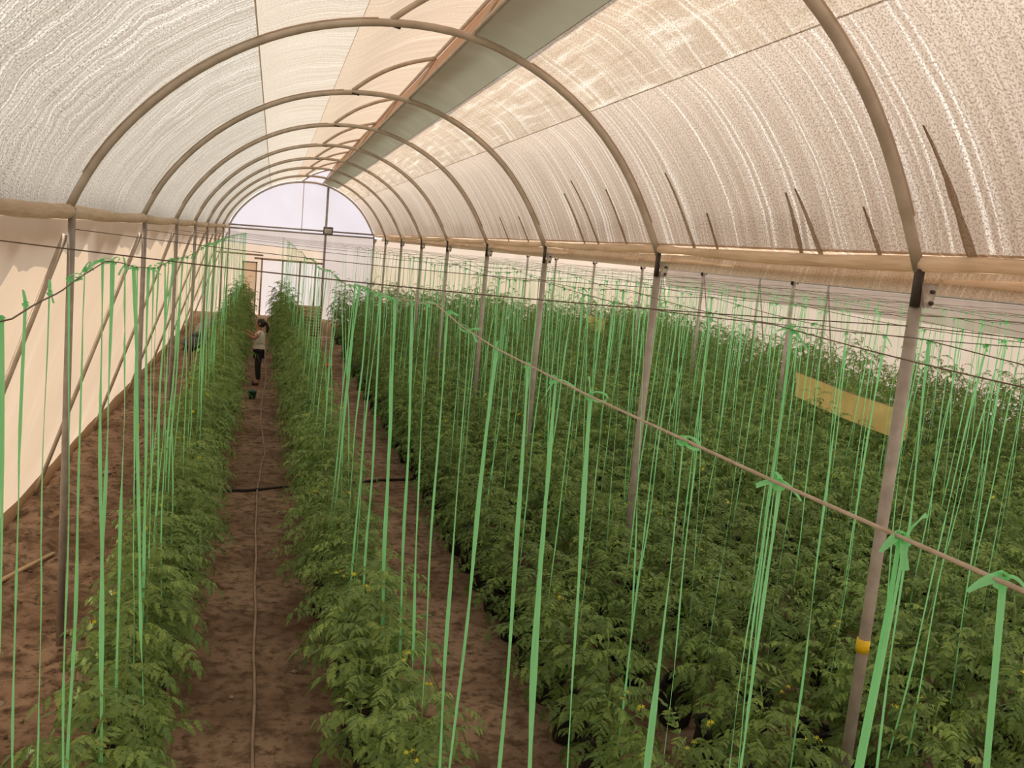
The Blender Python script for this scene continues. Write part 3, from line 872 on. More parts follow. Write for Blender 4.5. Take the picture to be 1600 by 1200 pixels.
# --- grow bags
def bag_mesh(seed):
    rng = np.random.default_rng(seed)
    ns = 14
    prof = [(.0, 0.0), (.105, 0.0), (.128, .03), (.138, .14), (.134, .26), (.128, .33), (.132, .365), (.120, .372), (.116, .33)]
    a = np.arange(ns) * 2 * PI / ns
    V = []
    for r, z in prof:
        w = 1 + .05 * np.sin(a * 3 + rng.random() * 6) + .03 * rng.normal(size=ns)
        zz = z + (.018 * np.sin(a * 2 + seed) if z > .3 else 0) * np.ones(ns)
        V.append(np.stack([r * w * np.cos(a), r * w * np.sin(a), zz + (0.0 if z > 0 else 0)], 1))
    V = np.vstack(V)
    F = [(i * ns + j, i * ns + (j + 1) % ns, (i + 1) * ns + (j + 1) % ns, (i + 1) * ns + j) for i in range(len(prof) - 1) for j in range(ns)]
    return MB().add(V, F4=F).mesh('grow_bag', MT['bag'])


BAG_ME = [bag_mesh(i) for i in range(4)]
mb = MB(); a = np.arange(12) * 2 * PI / 12
mb.add(np.vstack([[0, 0, .34], np.stack([.122 * np.cos(a), .122 * np.sin(a), .315 + 0 * a], 1)]), F3=[(0, 1 + i, 1 + (i + 1) % 12) for i in range(12)])
BAGSOIL_ME = mb.mesh('substrate', MT['potsoil'])


def flower_mesh(seed):
    rng = np.random.default_rng(seed)
    mb = MB()
    for f in range(4):
        c = rng.normal(size=3) * np.array([.022, .022, .014]); R = rot('Z', rng.random() * 6) @ rot('X', .5 * rng.normal()) @ rot('Y', .5 * rng.normal())
        V = [(0, 0, 0)]; F = []
        for p in range(5):
            a0 = p * 2 * PI / 5
            V += [(.006 * math.cos(a0 - .5), .006 * math.sin(a0 - .5), .002), (.006 * math.cos(a0 + .5), .006 * math.sin(a0 + .5), .002), (.019 * math.cos(a0), .019 * math.sin(a0), -.005)]
            b = 1 + p * 3; F += [(0, b, b + 1), (b, b + 2, b + 1)]
        V += [(0, 0, -.003), (.004, 0, .012), (-.003, .003, .012), (-.003, -.003, .012)]; b = 16; F += [(b, b + 1, b + 2), (b, b + 2, b + 3), (b, b + 3, b + 1)]
        mb.add(np.array(V) @ R.T + c, F3=F)
    return mb.mesh('flower_truss', MT['flower'], False)


FLOWER_ME = [flower_mesh(i) for i in range(3)]
mb = MB(); mb.lathe([(0, -.024), (.016, -.019), (.025, -.004), (.025, .008), (.015, .021), (0, .020)], 10); FRUIT_ME = mb.mesh('tomato', MT['fruit'])

PLANTS = []
for r, (x0, dr, sp, nm) in enumerate(ROWS):
    rng = np.random.default_rng(900 + r)
    y = 4.0 + rng.random() * .3; i = 0
    while y < 34.3:
        if not (r in (1, 2) and 29.6 < y < 32.3):
            x = row_x(r, y) + .05 * rng.normal()
            h = plant_h(r, y, x) * (1 + (.06 if r < 2 else .085) * rng.normal())
            px, py, d = project((x, y, h * .6)); px2, py2, _ = project((x, y, h))
            if d > 1 and -160 < px < 1760 and py2 < 1230:
                i += 1
                PLANTS.append(dict(row=r, n=i, x=x, y=y, h=h, d=d, px=px, py=py))
        y += sp * (1 + .10 * rng.normal())
PLANTS.sort(key=lambda p: p['d'])
N_IND = 300
seen = 0
HI_N = 30
for j, p in enumerate(PLANTS):
    p['ind'] = j < N_IND
ROWN = [nm for *_, nm in ROWS]
SIZE = lambda h: 'low' if h < 1.3 else 'bushy' if h < 1.7 else 'tall'
hi_count = 0
STUFF = MB()
PK = []      # substrates of the uncounted rest
BAGSTUFF = MB()
for j, p in enumerate(PLANTS):
    rng = np.random.default_rng(5000 + j)
    gz = float(ground_z(p['x'], p['y'])) - .008
    rz = rng.random() * 6.28
    if not p['ind']:
        V, F3, F4, A = (lambda b: (np.vstack(b.V), np.vstack(b.F3), np.vstack(b.F4), np.concatenate(b.A)))(FAR[j % 5])
        S = np.array([1.12, 1.12, p['h'] / BASE_H])
        STUFF.add((V * S) @ rot('Z', rz).T + (p['x'], p['y'], gz), F3=F3, F4=F4, A=A)
        BAGSTUFF.tube([(p['x'], p['y'], gz), (p['x'], p['y'], gz + .36)], .13, 7)
        continue
    root = empty('tomato_plant', (p['x'], p['y'], gz), rz)
    tag(root, '%s tomato plant, %s from front, %s' % (SIZE(p['h']), nth(p['n']), ROWN[p['row']]), 'tomato plant', 'tomato plants in the ' + ROWN[p['row']])
    bag = link(bpy.data.objects.new('grow_bag', BAG_ME[j % 4]), root)
    in_view = -60 < p['px'] < 1660 and p['py'] < 1330
    hi = hi_count < HI_N and in_view
    if hi:
        hi_count += 1
        link(bpy.data.objects.new('substrate', BAGSOIL_ME), root)
        stem, leaves = plan_plant(6000 + j, p['h'], 1.0)
        mb = MB(); mb.tube(stem, np.linspace(.011, .005, len(stem)), 6); mb.build('stem', MT['stem'], root)
        for v, q, az, el, L, age in leaves:
            o = bpy.data.objects.new('leaf', LEAF_HI_ME[int(v)])
            o.location = q; o.rotation_euler = (0, -el, az); o.scale = (L, L, L)
            link(o, root); light_leaf(o, p['row'])
        for f in range(rng.integers(0, 3)):
            o = bpy.data.objects.new('flower_truss', FLOWER_ME[f % 3])
            a = rng.random() * 6.28; rr = .06 + .16 * rng.random()
            o.location = (rr * math.cos(a), rr * math.sin(a), p['h'] * (.82 + .2 * rng.random())); o.rotation_euler = (0, 0, a); link(o, root)
        if rng.random() < .35:
            a = rng.random() * 6.28
            for f in range(2):
                o = bpy.data.objects.new('tomato', FRUIT_ME); o.location = (.15 * math.cos(a + f * .3), .15 * math.sin(a + f * .3), .5 + .06 * f); link(o, root)
    else:
        o = bpy.data.objects.new('foliage', MID_ME[j % 7])
        o.scale = (1.12, 1.12, p['h'] / BASE_H); o.rotation_euler = (0, 0, rng.random() * 6.28); link(o, root); light_leaf(o, p['row'])
        if p['d'] < 16 and rng.random() < .4:
            for f in range(1):
                o = bpy.data.objects.new('flower_truss', FLOWER_ME[j % 3])
                a = rng.random() * 6.28; rr = .08 + .2 * rng.random()
                o.location = (rr * math.cos(a), rr * math.sin(a), p['h'] * (.78 + .2 * rng.random())); link(o, root)
if STUFF.n:
    st = empty('tomato_crop')
    tag(st, 'mass of distant tomato plants filling the rows towards the far pale films', 'tomato plants', kind='stuff')
    o = STUFF.build('foliage', MT['leaf'], st, attr=True); o['kind'] = 'stuff'
    o = BAGSTUFF.build('grow_bags', MT['bag'], st); o['kind'] = 'stuff'
print('plants', len(PLANTS), 'stuff verts', STUFF.n)

# ------------------------------------------------------------------ wires
def cross_z(x): return np.interp(x, [-1.55, 3.54, 9.4, 15], [3.47, 3.40, 3.42, 3.44])


CW_Y = {}
for k in HK:
    k = int(k)
    if k < -1: continue
    pts = []
    for xa, xb_ in ((XL, XR), (XR, X2), (X2, X3)):
        t = np.linspace(0, 1, 9)[:-1]
        x = xa + (xb_ - xa) * t
        pts += [(xx, (max(YL[k], 4.5) + (YR[k] - max(YL[k], 4.5)) * min(1, (xx - XL) / (XR - XL))), cross_z(xx) - .05 * math.sin(PI * tt)) for xx, tt in zip(x, t)]
    pts.append((X3, YR[k], 3.44))
    mb = MB(); mb.tube(pts, .0032, 5)
    tag(mb.build('cross_wire', MT['wire']), '%s rusty wire strung across the rows from post to post' % nth(k + 2), 'wire', 'wires strung across the rows')

WB = [(-1.0, 3.36), (.82, 3.26), (1.5, 3.24), (2.55, 3.22), (3.75, 3.215), (4.4, 3.235), (5.1, 3.29), (5.7, 3.26), (7.04, 3.2), (8.4, 3.19), (8.6, 3.19), (10.3, 3.1), (12.5, 3.17), (14.5, 3.12), (16.3, 3.2), (18.2, 3.15), (20.2, 3.24), (22, 3.2), (23.8, 3.28), (27.4, 3.33), (31.4, 3.37), (35.4, 3.43)]
WA = [(-1.0, 3.38), (3.2, 3.26), (3.51, 3.285), (3.87, 3.30), (4.21, 3.335), (4.55, 3.36), (4.9, 3.385), (5.4, 3.36), (5.9, 3.32), (7.05, 3.27), (8.3, 3.30), (9.6, 3.28), (11.07, 3.31), (12.6, 3.36), (14.7, 3.36), (16.5, 3.4), (20.4, 3.42), (24, 3.44), (27.5, 3.44), (31.4, 3.44), (35.4, 3.44)]


def wire_z(r, y):
    if r == 0: return float(np.interp(y, [a for a, _ in WA], [b for _, b in WA]))
    if r == 1: return float(np.interp(y, [a for a, _ in WB], [b for _, b in WB]))
    return float(cross_z(ROWS[r][0])) - .04 - (.07 + .02 * math.sin(r * 2.1)) * float(bay_phase(np.array(y)))


for r in range(len(ROWS)):
    yy = np.concatenate([np.arange(-1.0, 8, .12), np.arange(8, 35.5, .35)])
    pts = np.array([(row_x(r, max(y, 4)), y, wire_z(r, y)) for y in yy])
    mb = MB(); mb.tube(pts, .0036 if r == 1 else .003, 5)
    tag(mb.build('row_wire', MT['wire_pale'] if r == 1 else MT['wire']), 'long wire running over the ' + ROWN[r], 'wire', 'wires along the plant rows')

# ------------------------------------------------------------------ strings
def string_path(top, bot, n, rng, wob):
    t = np.linspace(0, 1, n)
    P = np.array(top)[None] * (1 - t)[:, None] + np.array(bot)[None] * t[:, None]
    w = np.sin(PI * t) ** .8
    a1, a2, b1 = rng.random(3) * 6.28
    P[:, 0] += w * wob * (np.sin(t * 5 + a1) + .4 * np.sin(t * 13 + a2)); P[:, 1] += w * wob * np.sin(t * 4 + b1)
    return P


def add_string(mb, top, bot, rng, n=12, width=.015, wob=.008):
    P = string_path(top, bot, n, rng, wob)
    t = np.linspace(0, 1, n)
    ang = rng.random() * PI + np.cumsum(rng.normal(size=n)) * .25 + t * (rng.random() - .5) * 5
    w = width * (1 + .25 * np.sin(t * 17 + rng.random() * 6)) * (.85 + .3 * rng.random())
    mb.ribbon(P, w, ang)


def bow(mb, c, rng, size=.07):
    """the knotted end round the wire: a lump, one or two loops and loose tails"""
    c = np.asarray(c, float)
    th = np.linspace(0, 2 * PI, 9)
    mb.ribbon(np.stack([.007 * np.cos(th) + c[0], c[1] + .006 * np.sin(th * .5), c[2] - .004 + .008 * np.sin(th)], 1), .014, th * .3)
    k = rng.integers(1, 3)
    for i in range(k):       # tails
        d = rng.normal(size=3); d[2] = abs(d[2]) * .5 - .1 + (i == 1) * -.6; d /= np.linalg.norm(d)
        L = size * (.7 + .9 * rng.random()); t = np.linspace(0, 1, 6)
        mb.ribbon(c + d * (t * L)[:, None] + np.stack([0 * t, 0 * t, -.35 * L * t * t], 1), .008 + .006 * rng.random(), rng.random() * 3 + t * 1.5)
    if rng.random() < .6:    # loop
        d = rng.normal(size=3); d[2] *= .4; d /= np.linalg.norm(d); u = np.array([0, 0, 1.0]); t = np.linspace(0, 2 * PI, 11); L = size * (.5 + .4 * rng.random())
        mb.ribbon(c + d * ((1 - np.cos(t)) / 2 * L)[:, None] + u * (np.sin(t) * L * .28)[:, None], .011, t * .2)


STR = []
NEARB = [((.9, .95, 3.26), (1.10, .95, .55)), ((.9, 1.14, 3.25), (.80, 1.14, .55)), ((.9, 1.15, 3.25), (.82, 1.19, .55)), ((.9, 1.49, 3.24), (.87, 1.49, .55)), ((.9, 1.91, 3.23), (.92, 1.91, .55)), ((.9, 2.55, 3.22), (1.02, 2.55, .55)),
         ((.9, 2.9, 3.215), (.98, 2.9, .55)), ((.9, 3.25, 3.215), (.97, 3.25, .55)), ((.9, 3.75, 3.215), (.84, 3.75, .55)), ((.9, 4.33, 3.23), (.95, 4.33, .55)), ((.9, 4.92, 3.265), (.95, 4.92, .55)), ((.9, 5.61, 3.265), (1.0, 5.61, .55)), ((.88, 6.1, 3.24), (1.0, 6.1, .55))]
NEARA = [((-.8, 3.22, 3.26), (-.76, 3.22, .55)), ((-.8, 3.51, 3.285), (-.81, 3.51, .55)), ((-.8, 3.87, 3.30), (-.80, 3.87, .55)), ((-.8, 4.21, 3.335), (-.75, 4.21, .55)), ((-.8, 4.55, 3.36), (-.81, 4.55, .55)), ((-.8, 4.99, 3.385), (-.72, 4.99, .55)), ((-.8, 5.29, 3.37), (-.78, 5.29, .55))]
for t, b in NEARB: STR.append(dict(row=1, top=t, bot=b))
for t, b in NEARA: STR.append(dict(row=0, top=t, bot=b))
for j, p in enumerate(PLANTS):
    rng = np.random.default_rng(8000 + j)
    r = p['row']
    if r == 1 and p['y'] < 6.4 or r == 0 and p['y'] < 5.5: continue
    m = 2 if (r < 2 and rng.random() < .35) or (r > 1 and rng.random() < .12) else 1
    for q in range(m):
        ty = p['y'] + .12 * rng.normal()
        top = (row_x(r, ty), ty, wire_z(r, ty) - .003)
        bot = (p['x'] + .06 * rng.normal(), p['y'] + .05 * rng.normal(), p['h'] * (.38 + .2 * rng.random()))
        STR.append(dict(row=r, top=top, bot=bot))
for s in STR:
    px, py, d = project(s['top']); qx, qy, _ = project(s['bot']); s['d'] = d
    s['vis'] = -20 < (px if py > 0 else qx) < 1620 and py < 1200
STR = [s for s in STR if s['vis']]
STR.sort(key=lambda s: s['d'])
cnt = {}
STUFF_S = MB()
order = {}
for r in range(len(ROWS)):
    for i, s in enumerate(sorted([s for s in STR if s['row'] == r], key=lambda s: s['top'][1])): s['n'] = i + 1
for j, s in enumerate(STR):
    rng = np.random.default_rng(9000 + j)
    big = s['d'] < 7
    w = (.011 + .005 * rng.random() if s['d'] < 2.2 else .014 + .005 * rng.random()) if s['row'] < 2 and s['d'] < 9 else .0085 + .003 * rng.random()
    if j < 300:
        if big:
            o = empty('string', s['top'])
            mb = MB(); add_string(mb, (0, 0, 0), np.array(s['bot']) - np.array(s['top']), rng, 26, w, .008 if s['row'] < 2 else .01); mb.build('ribbon', MT['string'], o)
            mb = MB(); bow(mb, (0, 0, 0), rng, .05 if s['d'] < 2.2 else .06); mb.build('knot', MT['string'], o)
        else:
            mb = MB(); b = np.array(s['bot']) - np.array(s['top']); add_string(mb, (0, 0, 0), b, rng, 12, w, .012)
            bow(mb, (0, 0, 0), rng, .05)
            o = mb.build('string', MT['string']); o.location = s['top']
        tag(o, 'light green string, %s from front over the %s' % (nth(s['n']), ROWN[s['row']]), 'string', 'green strings over the ' + ROWN[s['row']])
    else:
        add_string(STUFF_S, s['top'], s['bot'], rng, 7, .0085, .012)
        t = np.array(s['top']); STUFF_S.ribbon([t + (-.03, 0, .01), t, t + (.02, .01, -.03)], .012, .5)
if STUFF_S.n:
    tag(STUFF_S.build('hanging_strings', MT['string']), 'curtain of distant green strings hanging over the far rows', 'strings', kind='stuff')
print('strings', len(STR))

# ------------------------------------------------------------------ traps, hose, pipe, stakes
def hanging_sheet(name, corners, material, label, cat, seed, group=None, n=(14, 6)):
    a, b, c, d = [np.array(x, float) for x in corners]     # top near, top far, bottom far, bottom near
    s, t = np.meshgrid(np.linspace(0, 1, n[0]), np.linspace(0, 1, n[1]), indexing='ij')
    s = s[..., None]; t = t[..., None]
    P = (a * (1 - s) + b * s) * (1 - t) + (d * (1 - s) + c * s) * t
    P[..., 0] += .03 * vnoise(s[..., 0] * 4, t[..., 0] * 2, seed); P[..., 2] += .03 * np.sin(s[..., 0] * PI) * -1
    o0 = a.copy()
    mb = MB()
    P = P - o0
    th = np.array([.003, 0, 0])
    m = n[0] * n[1]
    mb.grid(P[..., 0], P[..., 1], P[..., 2]); mb.grid(P[..., 0] + .003, P[..., 1], P[..., 2])
    root = empty(name, o0)
    mb.build('sheet', material, root)
    mb = MB(); mb.tube(np.vstack([P[:, 0]]) + (.0015, 0, .004), .006, 5); mb.build('top_cord', MT['wire'], root)
    return tag(root, label, cat, group)


hanging_sheet('yellow_trap_banner', ((9.28, 12.1, 1.82), (9.28, 15.3, 1.96), (9.28, 15.3, 1.52), (9.28, 12.1, 1.36)), MT['trap'], 'long yellow insect trap banner stretched between plant tops', 'insect trap', 61)
hanging_sheet('yellow_trap_card', ((9.28, 25.8, 1.98), (9.28, 27.3, 2.0), (9.28, 27.3, 1.6), (9.28, 25.8, 1.58)), MT['trap'], 'small square yellow insect trap among distant plants', 'insect trap', 62, n=(6, 4))

hp = [(.10, 4.6), (.06, 6.23), (.045, 7.2), (.03, 8.29), (.0, 10.33), (-.03, 12.2), (-.03, 13.6), (.0, 14.7), (.05, 15.6), (.02, 16.5), (-.05, 18.0), (-.07, 19.5), (-.05, 21.5), (.0, 24), (-.06, 27), (-.1, 31), (-.12, 34)]
P = smooth_curve(hp, 200, 3)
P[:, 0] += .006 * np.sin(P[:, 1] * 3.7)
mb = MB(); mb.tube(np.stack([P[:, 0], P[:, 1], ground_z(P[:, 0], P[:, 1]) + .014], 1), .0135, 6)
tag(mb.build('hose', MT['hose']), 'thin dusty hose lying along the middle of the dirt path', 'hose')
for xa, ya, xb_, yb, lb in ((-.95, 13.05, .60, 13.62, 'black irrigation pipe crossing the hose path between two rows'), (.9, 13.72, 2.5, 14.32, 'black irrigation pipe crossing the second aisle')):
    t = np.linspace(0, 1, 30); x = xa + (xb_ - xa) * t; y = ya + (yb - ya) * t
    mb = MB(); mb.tube(np.stack([x, y, ground_z(x, y) + .022 + .008 * np.sin(t * 6)], 1), .020, 8)
    tag(mb.build('irrigation_pipe', MT['black_pipe']), lb, 'pipe', 'black irrigation pipes')


def lath(name, a, b, w, th, label, cat, mat_, slope=0.0):
    a = np.array(a, float); b = np.array(b, float); d = b - a; L = np.linalg.norm(d); d /= L
    up = np.array([0, 0, 1.0]) if abs(d[2]) < .9 else np.array([0, 1.0, 0]); s = np.cross(d, up); s /= np.linalg.norm(s); u = np.cross(s, d)
    mb = MB(); v = []
    for t, k in ((0, .9), (.5, 1.0), (1, .85)):
        for e, f in ((-1, -1), (1, -1), (1, 1), (-1, 1)):
            v.append(d * L * t + s * e * w * k / 2 + u * f * th / 2 + (u * .004 if t == .5 else 0))
    F = [(i * 4 + j, i * 4 + (j + 1) % 4, i * 4 + 4 + (j + 1) % 4, i * 4 + 4 + j) for i in range(2) for j in range(4)] + [(3, 2, 1, 0), (8, 9, 10, 11)]
    mb.add(v, F4=F); o = mb.build(name, mat_, None, smooth=False); o.location = a
    return tag(o, label, cat)


lath('wooden_lath', (-2.42, 9.45, .045), (-2.05, 10.45, .05), .05, .022, 'pale wooden lath lying on the clods beside the peach film', 'lath', MT['wood_pale'])
lath('wood_offcut', (-1.42, 8.35, .03), (-1.28, 8.42, .03), .045, .025, 'short wood scrap by the foot of the near post', 'lath', MT['wood_pale'])
lath('wooden_stake', (2.50, 5.66, -.05), (2.51, 5.68, .31), .045, .03, 'short wooden stake beside the nearest black bag', 'stake', MT['wood'])
lath('wooden_stake', (2.60, 10.3, -.05), (2.60, 10.32, .45), .05, .03, 'upright board between black bags farther along the second aisle', 'stake', MT['wood'])

# stones: the larger are things, the crumbs are stuff
def stone_mesh(seed):
    rng = np.random.default_rng(seed)
    mb = MB(); prof = [(0.001, -.6), (.7, -.45), (1, 0), (.75, .42), (.001, .55)]
    mb.lathe(prof, 7); V = np.vstack(mb.V) * (1 + .18 * rng.normal(size=(mb.n, 1))); V[:7] = V[:7].mean(0); V[-7:] = V[-7:].mean(0); mb.V = [V]
    return mb
SM = [stone_mesh(i) for i in range(4)]
SMM = [s.mesh('stone', MT['stone'], False) for s in SM]
for i, (x, y, sc, lb) in enumerate([(-2.0, 8.0, .05, 'rounded pale stone near the lath on the clods'), (-1.75, 7.2, .04, 'pale stone on the bare soil left of the near plants'), (.32, 9.6, .018, 'small white stone on the path beside the hose'),
                                    (.36, 7.6, .022, 'pale pebble on the shaded path near the right row'), (-.12, 7.2, .02, 'white pebble left of the hose on the near path'), (-2.1, 13.9, .07, 'largest grey stone against the foot of the peach film'), (.22, 15.3, .03, 'flat pale stone on the path past the black pipe')]):
    o = bpy.data.objects.new('stone', SMM[i % 4]); o.location = (x, y, float(ground_z(x, y)) + sc * .35); o.scale = (sc * 1.3, sc, sc * .8); o.rotation_euler = (0, 0, i * 1.3); link(o); tag(o, lb, 'stone', 'loose stones')
CR_ = MB()
rng = np.random.default_rng(77)
for i in range(1500):
    if i < 900: x = rng.uniform(-2.6, -1.1); y = 6 + 14 * rng.random() ** 1.5; s = .006 + .022 * rng.random() ** 3
    else: x = rng.choice([rng.uniform(-.35, .45), rng.uniform(1.4, 2.2)]); y = 5 + 12 * rng.random() ** 1.4; s = .004 + .008 * rng.random() ** 2
    b = SM[i % 4]; V = np.vstack(b.V) * s * np.array([1.2, 1, .8])
    CR_.add(V @ rot('Z', rng.random() * 6).T + (x, y, float(ground_z(x, y)) + s * .25), F4=np.vstack(b.F4))
tag(CR_.build('soil_crumbs', MT['soil'], smooth=False), 'crumbs of dry soil strewn over the floor', 'soil', kind='stuff')

# ------------------------------------------------------------------ far objects
def crate(x, y, z, rz, label, w=.86, d=.5, h=.46):
    root = empty('wooden_crate', (x, y, z), rz); tag(root, label, 'crate', 'stacked wooden crates')
    for sx in (-1, 1):
        for sy in (-1, 1):
            mb = MB(); mb.box((sx * (w / 2 - .03), sy * (d / 2 - .03), h / 2), (.045, .045, h)); mb.build('corner_post', MT['wood'], root, smooth=False)
    for i in range(5):
        zz = .045 + i * (h - .06) / 4.4
        for sy in (-1, 1):
            mb = MB(); mb.box((0, sy * (d / 2), zz), (w, .014, .055)); mb.build('slat', MT['wood_pale'], root, smooth=False)
        for sx in (-1, 1):
            mb = MB(); mb.box((sx * (w / 2), 0, zz), (.014, d, .055)); mb.build('slat', MT['wood'], root, smooth=False)
    for i in range(4):
        mb = MB(); mb.box((0, -d / 2 + .07 + i * .12, .012), (w - .06, .09, .014)); mb.build('floor_board', MT['wood'], root, smooth=False)


for i in range(3):
    crate(1.10 + .02 * i, 30.6 + .02 * i, float(ground_z(1.1, 31.0)) + .005 + i * .462, .03 * i, ('slatted wooden crate at the bottom of the far stack', 'slatted wooden crate in the middle of the far stack', 'slatted wooden crate on top of the far stack')[i])


def blob(root, name, c, s, material, seed, n=(16, 10)):
    a = np.linspace(0, 2 * PI, n[0], endpoint=False); b = np.linspace(-PI / 2, PI / 2, n[1])
    V = []
    for bb in b:
        for aa in a:
            sx = np.sign(math.cos(aa)) * abs(math.cos(aa)) ** .7; sy = np.sign(math.sin(aa)) * abs(math.sin(aa)) ** .7
            rr = 1 + .12 * float(vnoise(np.array(aa * 2), np.array(bb * 3 + seed), seed))
            V.append((c[0] + s[0] * sx * max(math.cos(bb), .02) ** .6 * rr, c[1] + s[1] * sy * max(math.cos(bb), .02) ** .6 * rr, c[2] + s[2] * math.sin(bb) * rr))
    F = [(i * n[0] + j, i * n[0] + (j + 1) % n[0], (i + 1) * n[0] + (j + 1) % n[0], (i + 1) * n[0] + j) for i in range(n[1] - 1) for j in range(n[0])]
    mb = MB(); mb.add(V, F4=F); return mb.build(name, material, root)


sk = empty('grey_sack', (-1.75, 29.8, .02)); blob(sk, 'sack_body', (0, 0, .36), (.36, .5, .38), MT['sack'], 3); blob(sk, 'tied_neck', (.05, .1, .76), (.1, .1, .1), MT['sack'], 4, (10, 6)); tag(sk, 'grey filled sack standing near the far end of the peach film', 'sack')
sk = empty('dark_bundle', (-1.95, 28.4, .02)); blob(sk, 'folded_tarpaulin', (0, 0, .22), (.42, .5, .22), MT['tarp'], 5); blob(sk, 'top_fold', (.05, .1, .46), (.3, .32, .08), MT['tarp'], 6); mb = MB(); mb.tube([(-.44, 0, .2), (-.2, 0, .49), (.1, 0, .57), (.36, 0, .48), (.45, 0, .2)], .012, 5); mb.build('tie_cord', MT['wire_pale'], sk); tag(sk, 'dark folded tarpaulin bundle beside the grey sack', 'bundle')


def bucket(name, x, y, s, material, label):
    root = empty(name, (x, y, float(ground_z(x, y)) + .002)); mb = MB()
    mb.lathe([(.0, .004), (.11 * s, .004), (.14 * s, .25 * s), (.152 * s, .255 * s), (.152 * s, .275 * s), (.135 * s, .275 * s), (.105 * s, .02 * s), (0, .02 * s)], 16)
    mb.build('pail', material, root)
    t = np.linspace(0, PI, 12); mb = MB(); mb.tube(np.stack([.148 * s * np.cos(t), 0 * t + .02, .26 * s + .12 * s * np.sin(t)], 1), .004, 5); mb.build('handle', MT['steel'], root)
    tag(root, label, 'bucket')


bucket('bucket', 1.48, 24.6, 1.25, MT['red'], 'small orange-red bucket on the second aisle behind the strings')
bucket('bucket', -.27, 20.9, .62, MT['teal'], 'dark teal bucket on the path in front of the person')
fl_ = empty('floodlight', (1.80, YE - .16, 3.73)); tag(fl_, 'small square floodlight on the post of the end wall', 'lamp')
R = rot('X', .5)
for nm, c, s, mt in (('housing', (.06, -.1, .06), (.34, .07, .27), 'dark_iron'), ('lamp_glass', (.06, -.133, .045), (.27, .02, .2), 'lampglass'), ('mount_arm', (-.02, -.03, 0), (.05, .1, .05), 'steel')):
    mb = MB(); mb.box(c, s, R); mb.build(nm, MT[mt], fl_, smooth=False)

# ------------------------------------------------------------------ the person
px_, py_ = -.20, 22.85
person = empty('person', (px_, py_, float(ground_z(px_, py_)) + .0))
tag(person, 'person in white top and black trousers reaching into the plants beside the path', 'person')
# facing -x; y = side to side
pts = [(0, 0, .80), (0, 0, .95), (.0, 0, 1.10), (.01, 0, 1.22), (-.005, 0, 1.30), (-.02, 0, 1.36), (-.03, 0, 1.435), (-.02, 0, 1.50),          # 0-7 spine, neck, head
       (.0, .13, 1.235), (-.13, .17, 1.13), (-.30, .12, 1.25), (-.36, .11, 1.285),                                    # 8-11 far arm
       (.0, -.13, 1.235), (-.12, -.17, 1.10), (-.29, -.13, 1.20), (-.35, -.12, 1.23),                                  # 12-15 near arm
       (0, .085, .77), (-.015, .09, .44), (.02, .09, .09), (-.05, .095, .045), (-.12, .1, .03),                       # 16-20 far leg
       (0, -.085, .77), (-.015, -.09, .44), (.02, -.09, .09), (-.05, -.095, .045), (-.12, -.1, .03)]                  # 21-25 near leg
edges = [(0, 1), (1, 2), (2, 3), (3, 4), (4, 5), (5, 6), (6, 7), (3, 8), (8, 9), (9, 10), (10, 11), (3, 12), (12, 13), (13, 14), (14, 15), (0, 16), (16, 17), (17, 18), (18, 19), (19, 20), (0, 21), (21, 22), (22, 23), (23, 24), (24, 25)]
rad = [.10, .092, .098, .085, .048, .052, .082, .068, .052, .04, .028, .03, .052, .04, .028, .03, .085, .055, .036, .032, .025, .085, .055, .036, .032, .025]
# fingers, each its own short chain from the palm
for base, sgn in ((11, 1), (15, -1)):
    b = np.array(pts[base])
    for q, (dy, L) in enumerate(((-.024, .06), (-.008, .07), (.008, .066), (.024, .052))):
        i0 = len(pts)
        pts += [tuple(b + (-.03 - L * .5, dy, .004)), tuple(b + (-.03 - L, dy * 1.1, -.016))]
        edges += [(base, i0), (i0, i0 + 1)]; rad += [.0085, .0075]
    i0 = len(pts); pts += [tuple(b + (-.015, -sgn * .036, .012)), tuple(b + (-.05, -sgn * .046, .008))]; edges += [(base, i0), (i0, i0 + 1)]; rad += [.0095, .008]


def make_skin(name, pts, edges, rad, material, parent, root=0, sub=2):
    me = bpy.data.meshes.new(name); me.from_pydata([tuple(p) for p in pts], edges, [])
    o = bpy.data.objects.new(name, me); link(o, parent)
    bpy.context.view_layer.objects.active = o
    for x in bpy.context.selected_objects: x.select_set(False)
    o.select_set(True)
    md = o.modifiers.new('skin', 'SKIN')
    if not me.skin_vertices: bpy.ops.object.modifier_add(type='SKIN'); o.modifiers.remove(o.modifiers[-1])
    for i, r in enumerate(rad): me.skin_vertices[0].data[i].radius = (r, r) if not isinstance(r, tuple) else r
    me.skin_vertices[0].data[root].use_root = True
    md.use_smooth_shade = True
    sb = o.modifiers.new('sub', 'SUBSURF'); sb.levels = sub; sb.render_levels = sub
    me.materials.append(material)
    return o


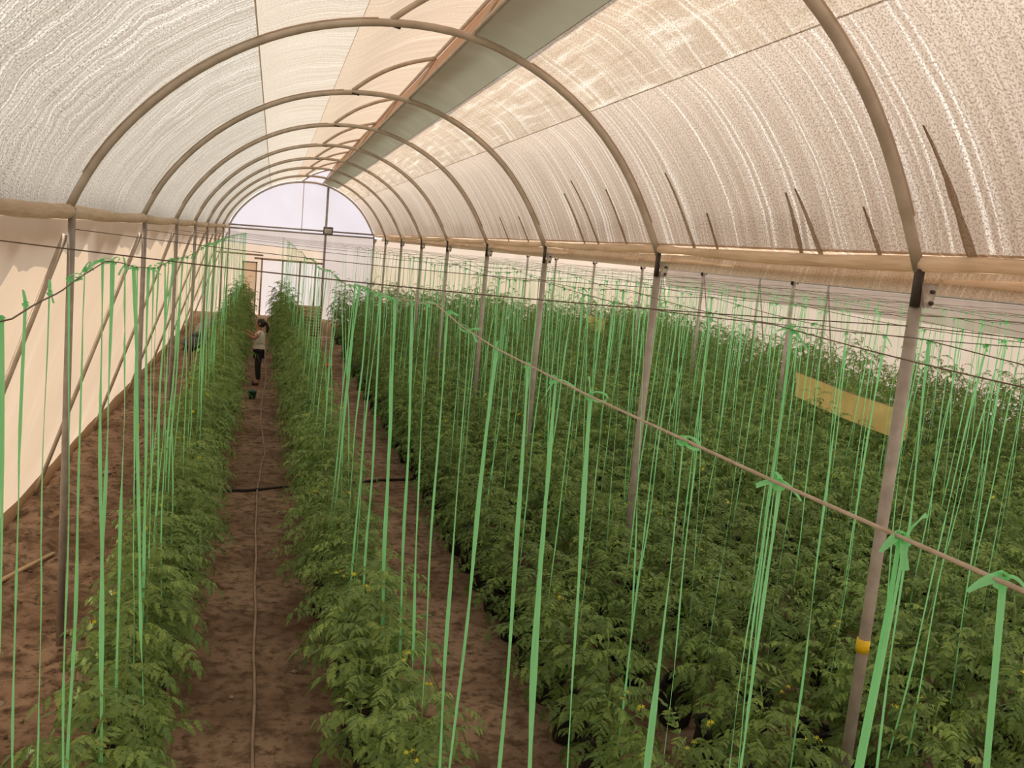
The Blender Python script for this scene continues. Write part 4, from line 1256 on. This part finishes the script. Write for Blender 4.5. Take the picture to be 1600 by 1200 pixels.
body = make_skin('body', pts, edges, rad, MT['skin'], person)
make_skin('shirt', [(0, 0, .74), (0, 0, .84), (0, 0, .97), (.0, 0, 1.10), (.01, 0, 1.22), (.0, 0, 1.275), (.0, .135, 1.235), (-.05, .155, 1.195), (.0, -.135, 1.235), (-.05, -.155, 1.19)],
          [(0, 1), (1, 2), (2, 3), (3, 4), (4, 5), (4, 6), (6, 7), (4, 8), (8, 9)], [.145, .142, .128, .13, .118, .075, .068, .062, .068, .062], MT['shirt'], person, 3)
make_skin('trousers', [(0, 0, .80), (0, .088, .76), (-.012, .092, .44), (.02, .09, .12), (0, -.088, .76), (-.012, -.092, .44), (.02, -.09, .12)], [(0, 1), (1, 2), (2, 3), (0, 4), (4, 5), (5, 6)], [.125, .102, .074, .056, .102, .074, .056], MT['pants'], person, 0)
hair = blob(person, 'hair', (.022, 0, 1.462), (.094, .092, .098), MT['hair'], 11, (16, 12))
make_skin('ponytail', [(.10, 0, 1.475), (.145, 0, 1.45), (.165, 0, 1.37), (.16, 0, 1.29), (.15, 0, 1.23)], [(0, 1), (1, 2), (2, 3), (3, 4)], [.03, .04, .045, .036, .014], MT['hair'], hair, 0)
for s in (1, -1):
    make_skin('shoe', [(.03, s * .092, .035), (-.05, s * .096, .034), (-.13, s * .1, .026)], [(0, 1), (1, 2)], [.036, .042, .03], MT['shoe'], person, 0)
# face: nose, ear, eye, mouth
f = MB(); f.add([(-.10, -.012, 1.445), (-.10, .012, 1.445), (-.127, 0, 1.425), (-.105, 0, 1.47)], F3=[(0, 2, 3), (2, 1, 3), (0, 1, 2)]); f.build('nose', MT['skin'], person)
for s in (1, -1):
    blob(person, 'eye', (-.105, s * .032, 1.462), (.008, .012, .006), MT['hair'], 7, (8, 5)); blob(person, 'ear', (-.015, s * .083, 1.44), (.018, .008, .026), MT['skin'], 8, (8, 6))
blob(person, 'mouth', (-.108, 0, 1.40), (.006, .02, .005), MT['shoe'], 9, (8, 5))
print('objects', len(bpy.data.objects))
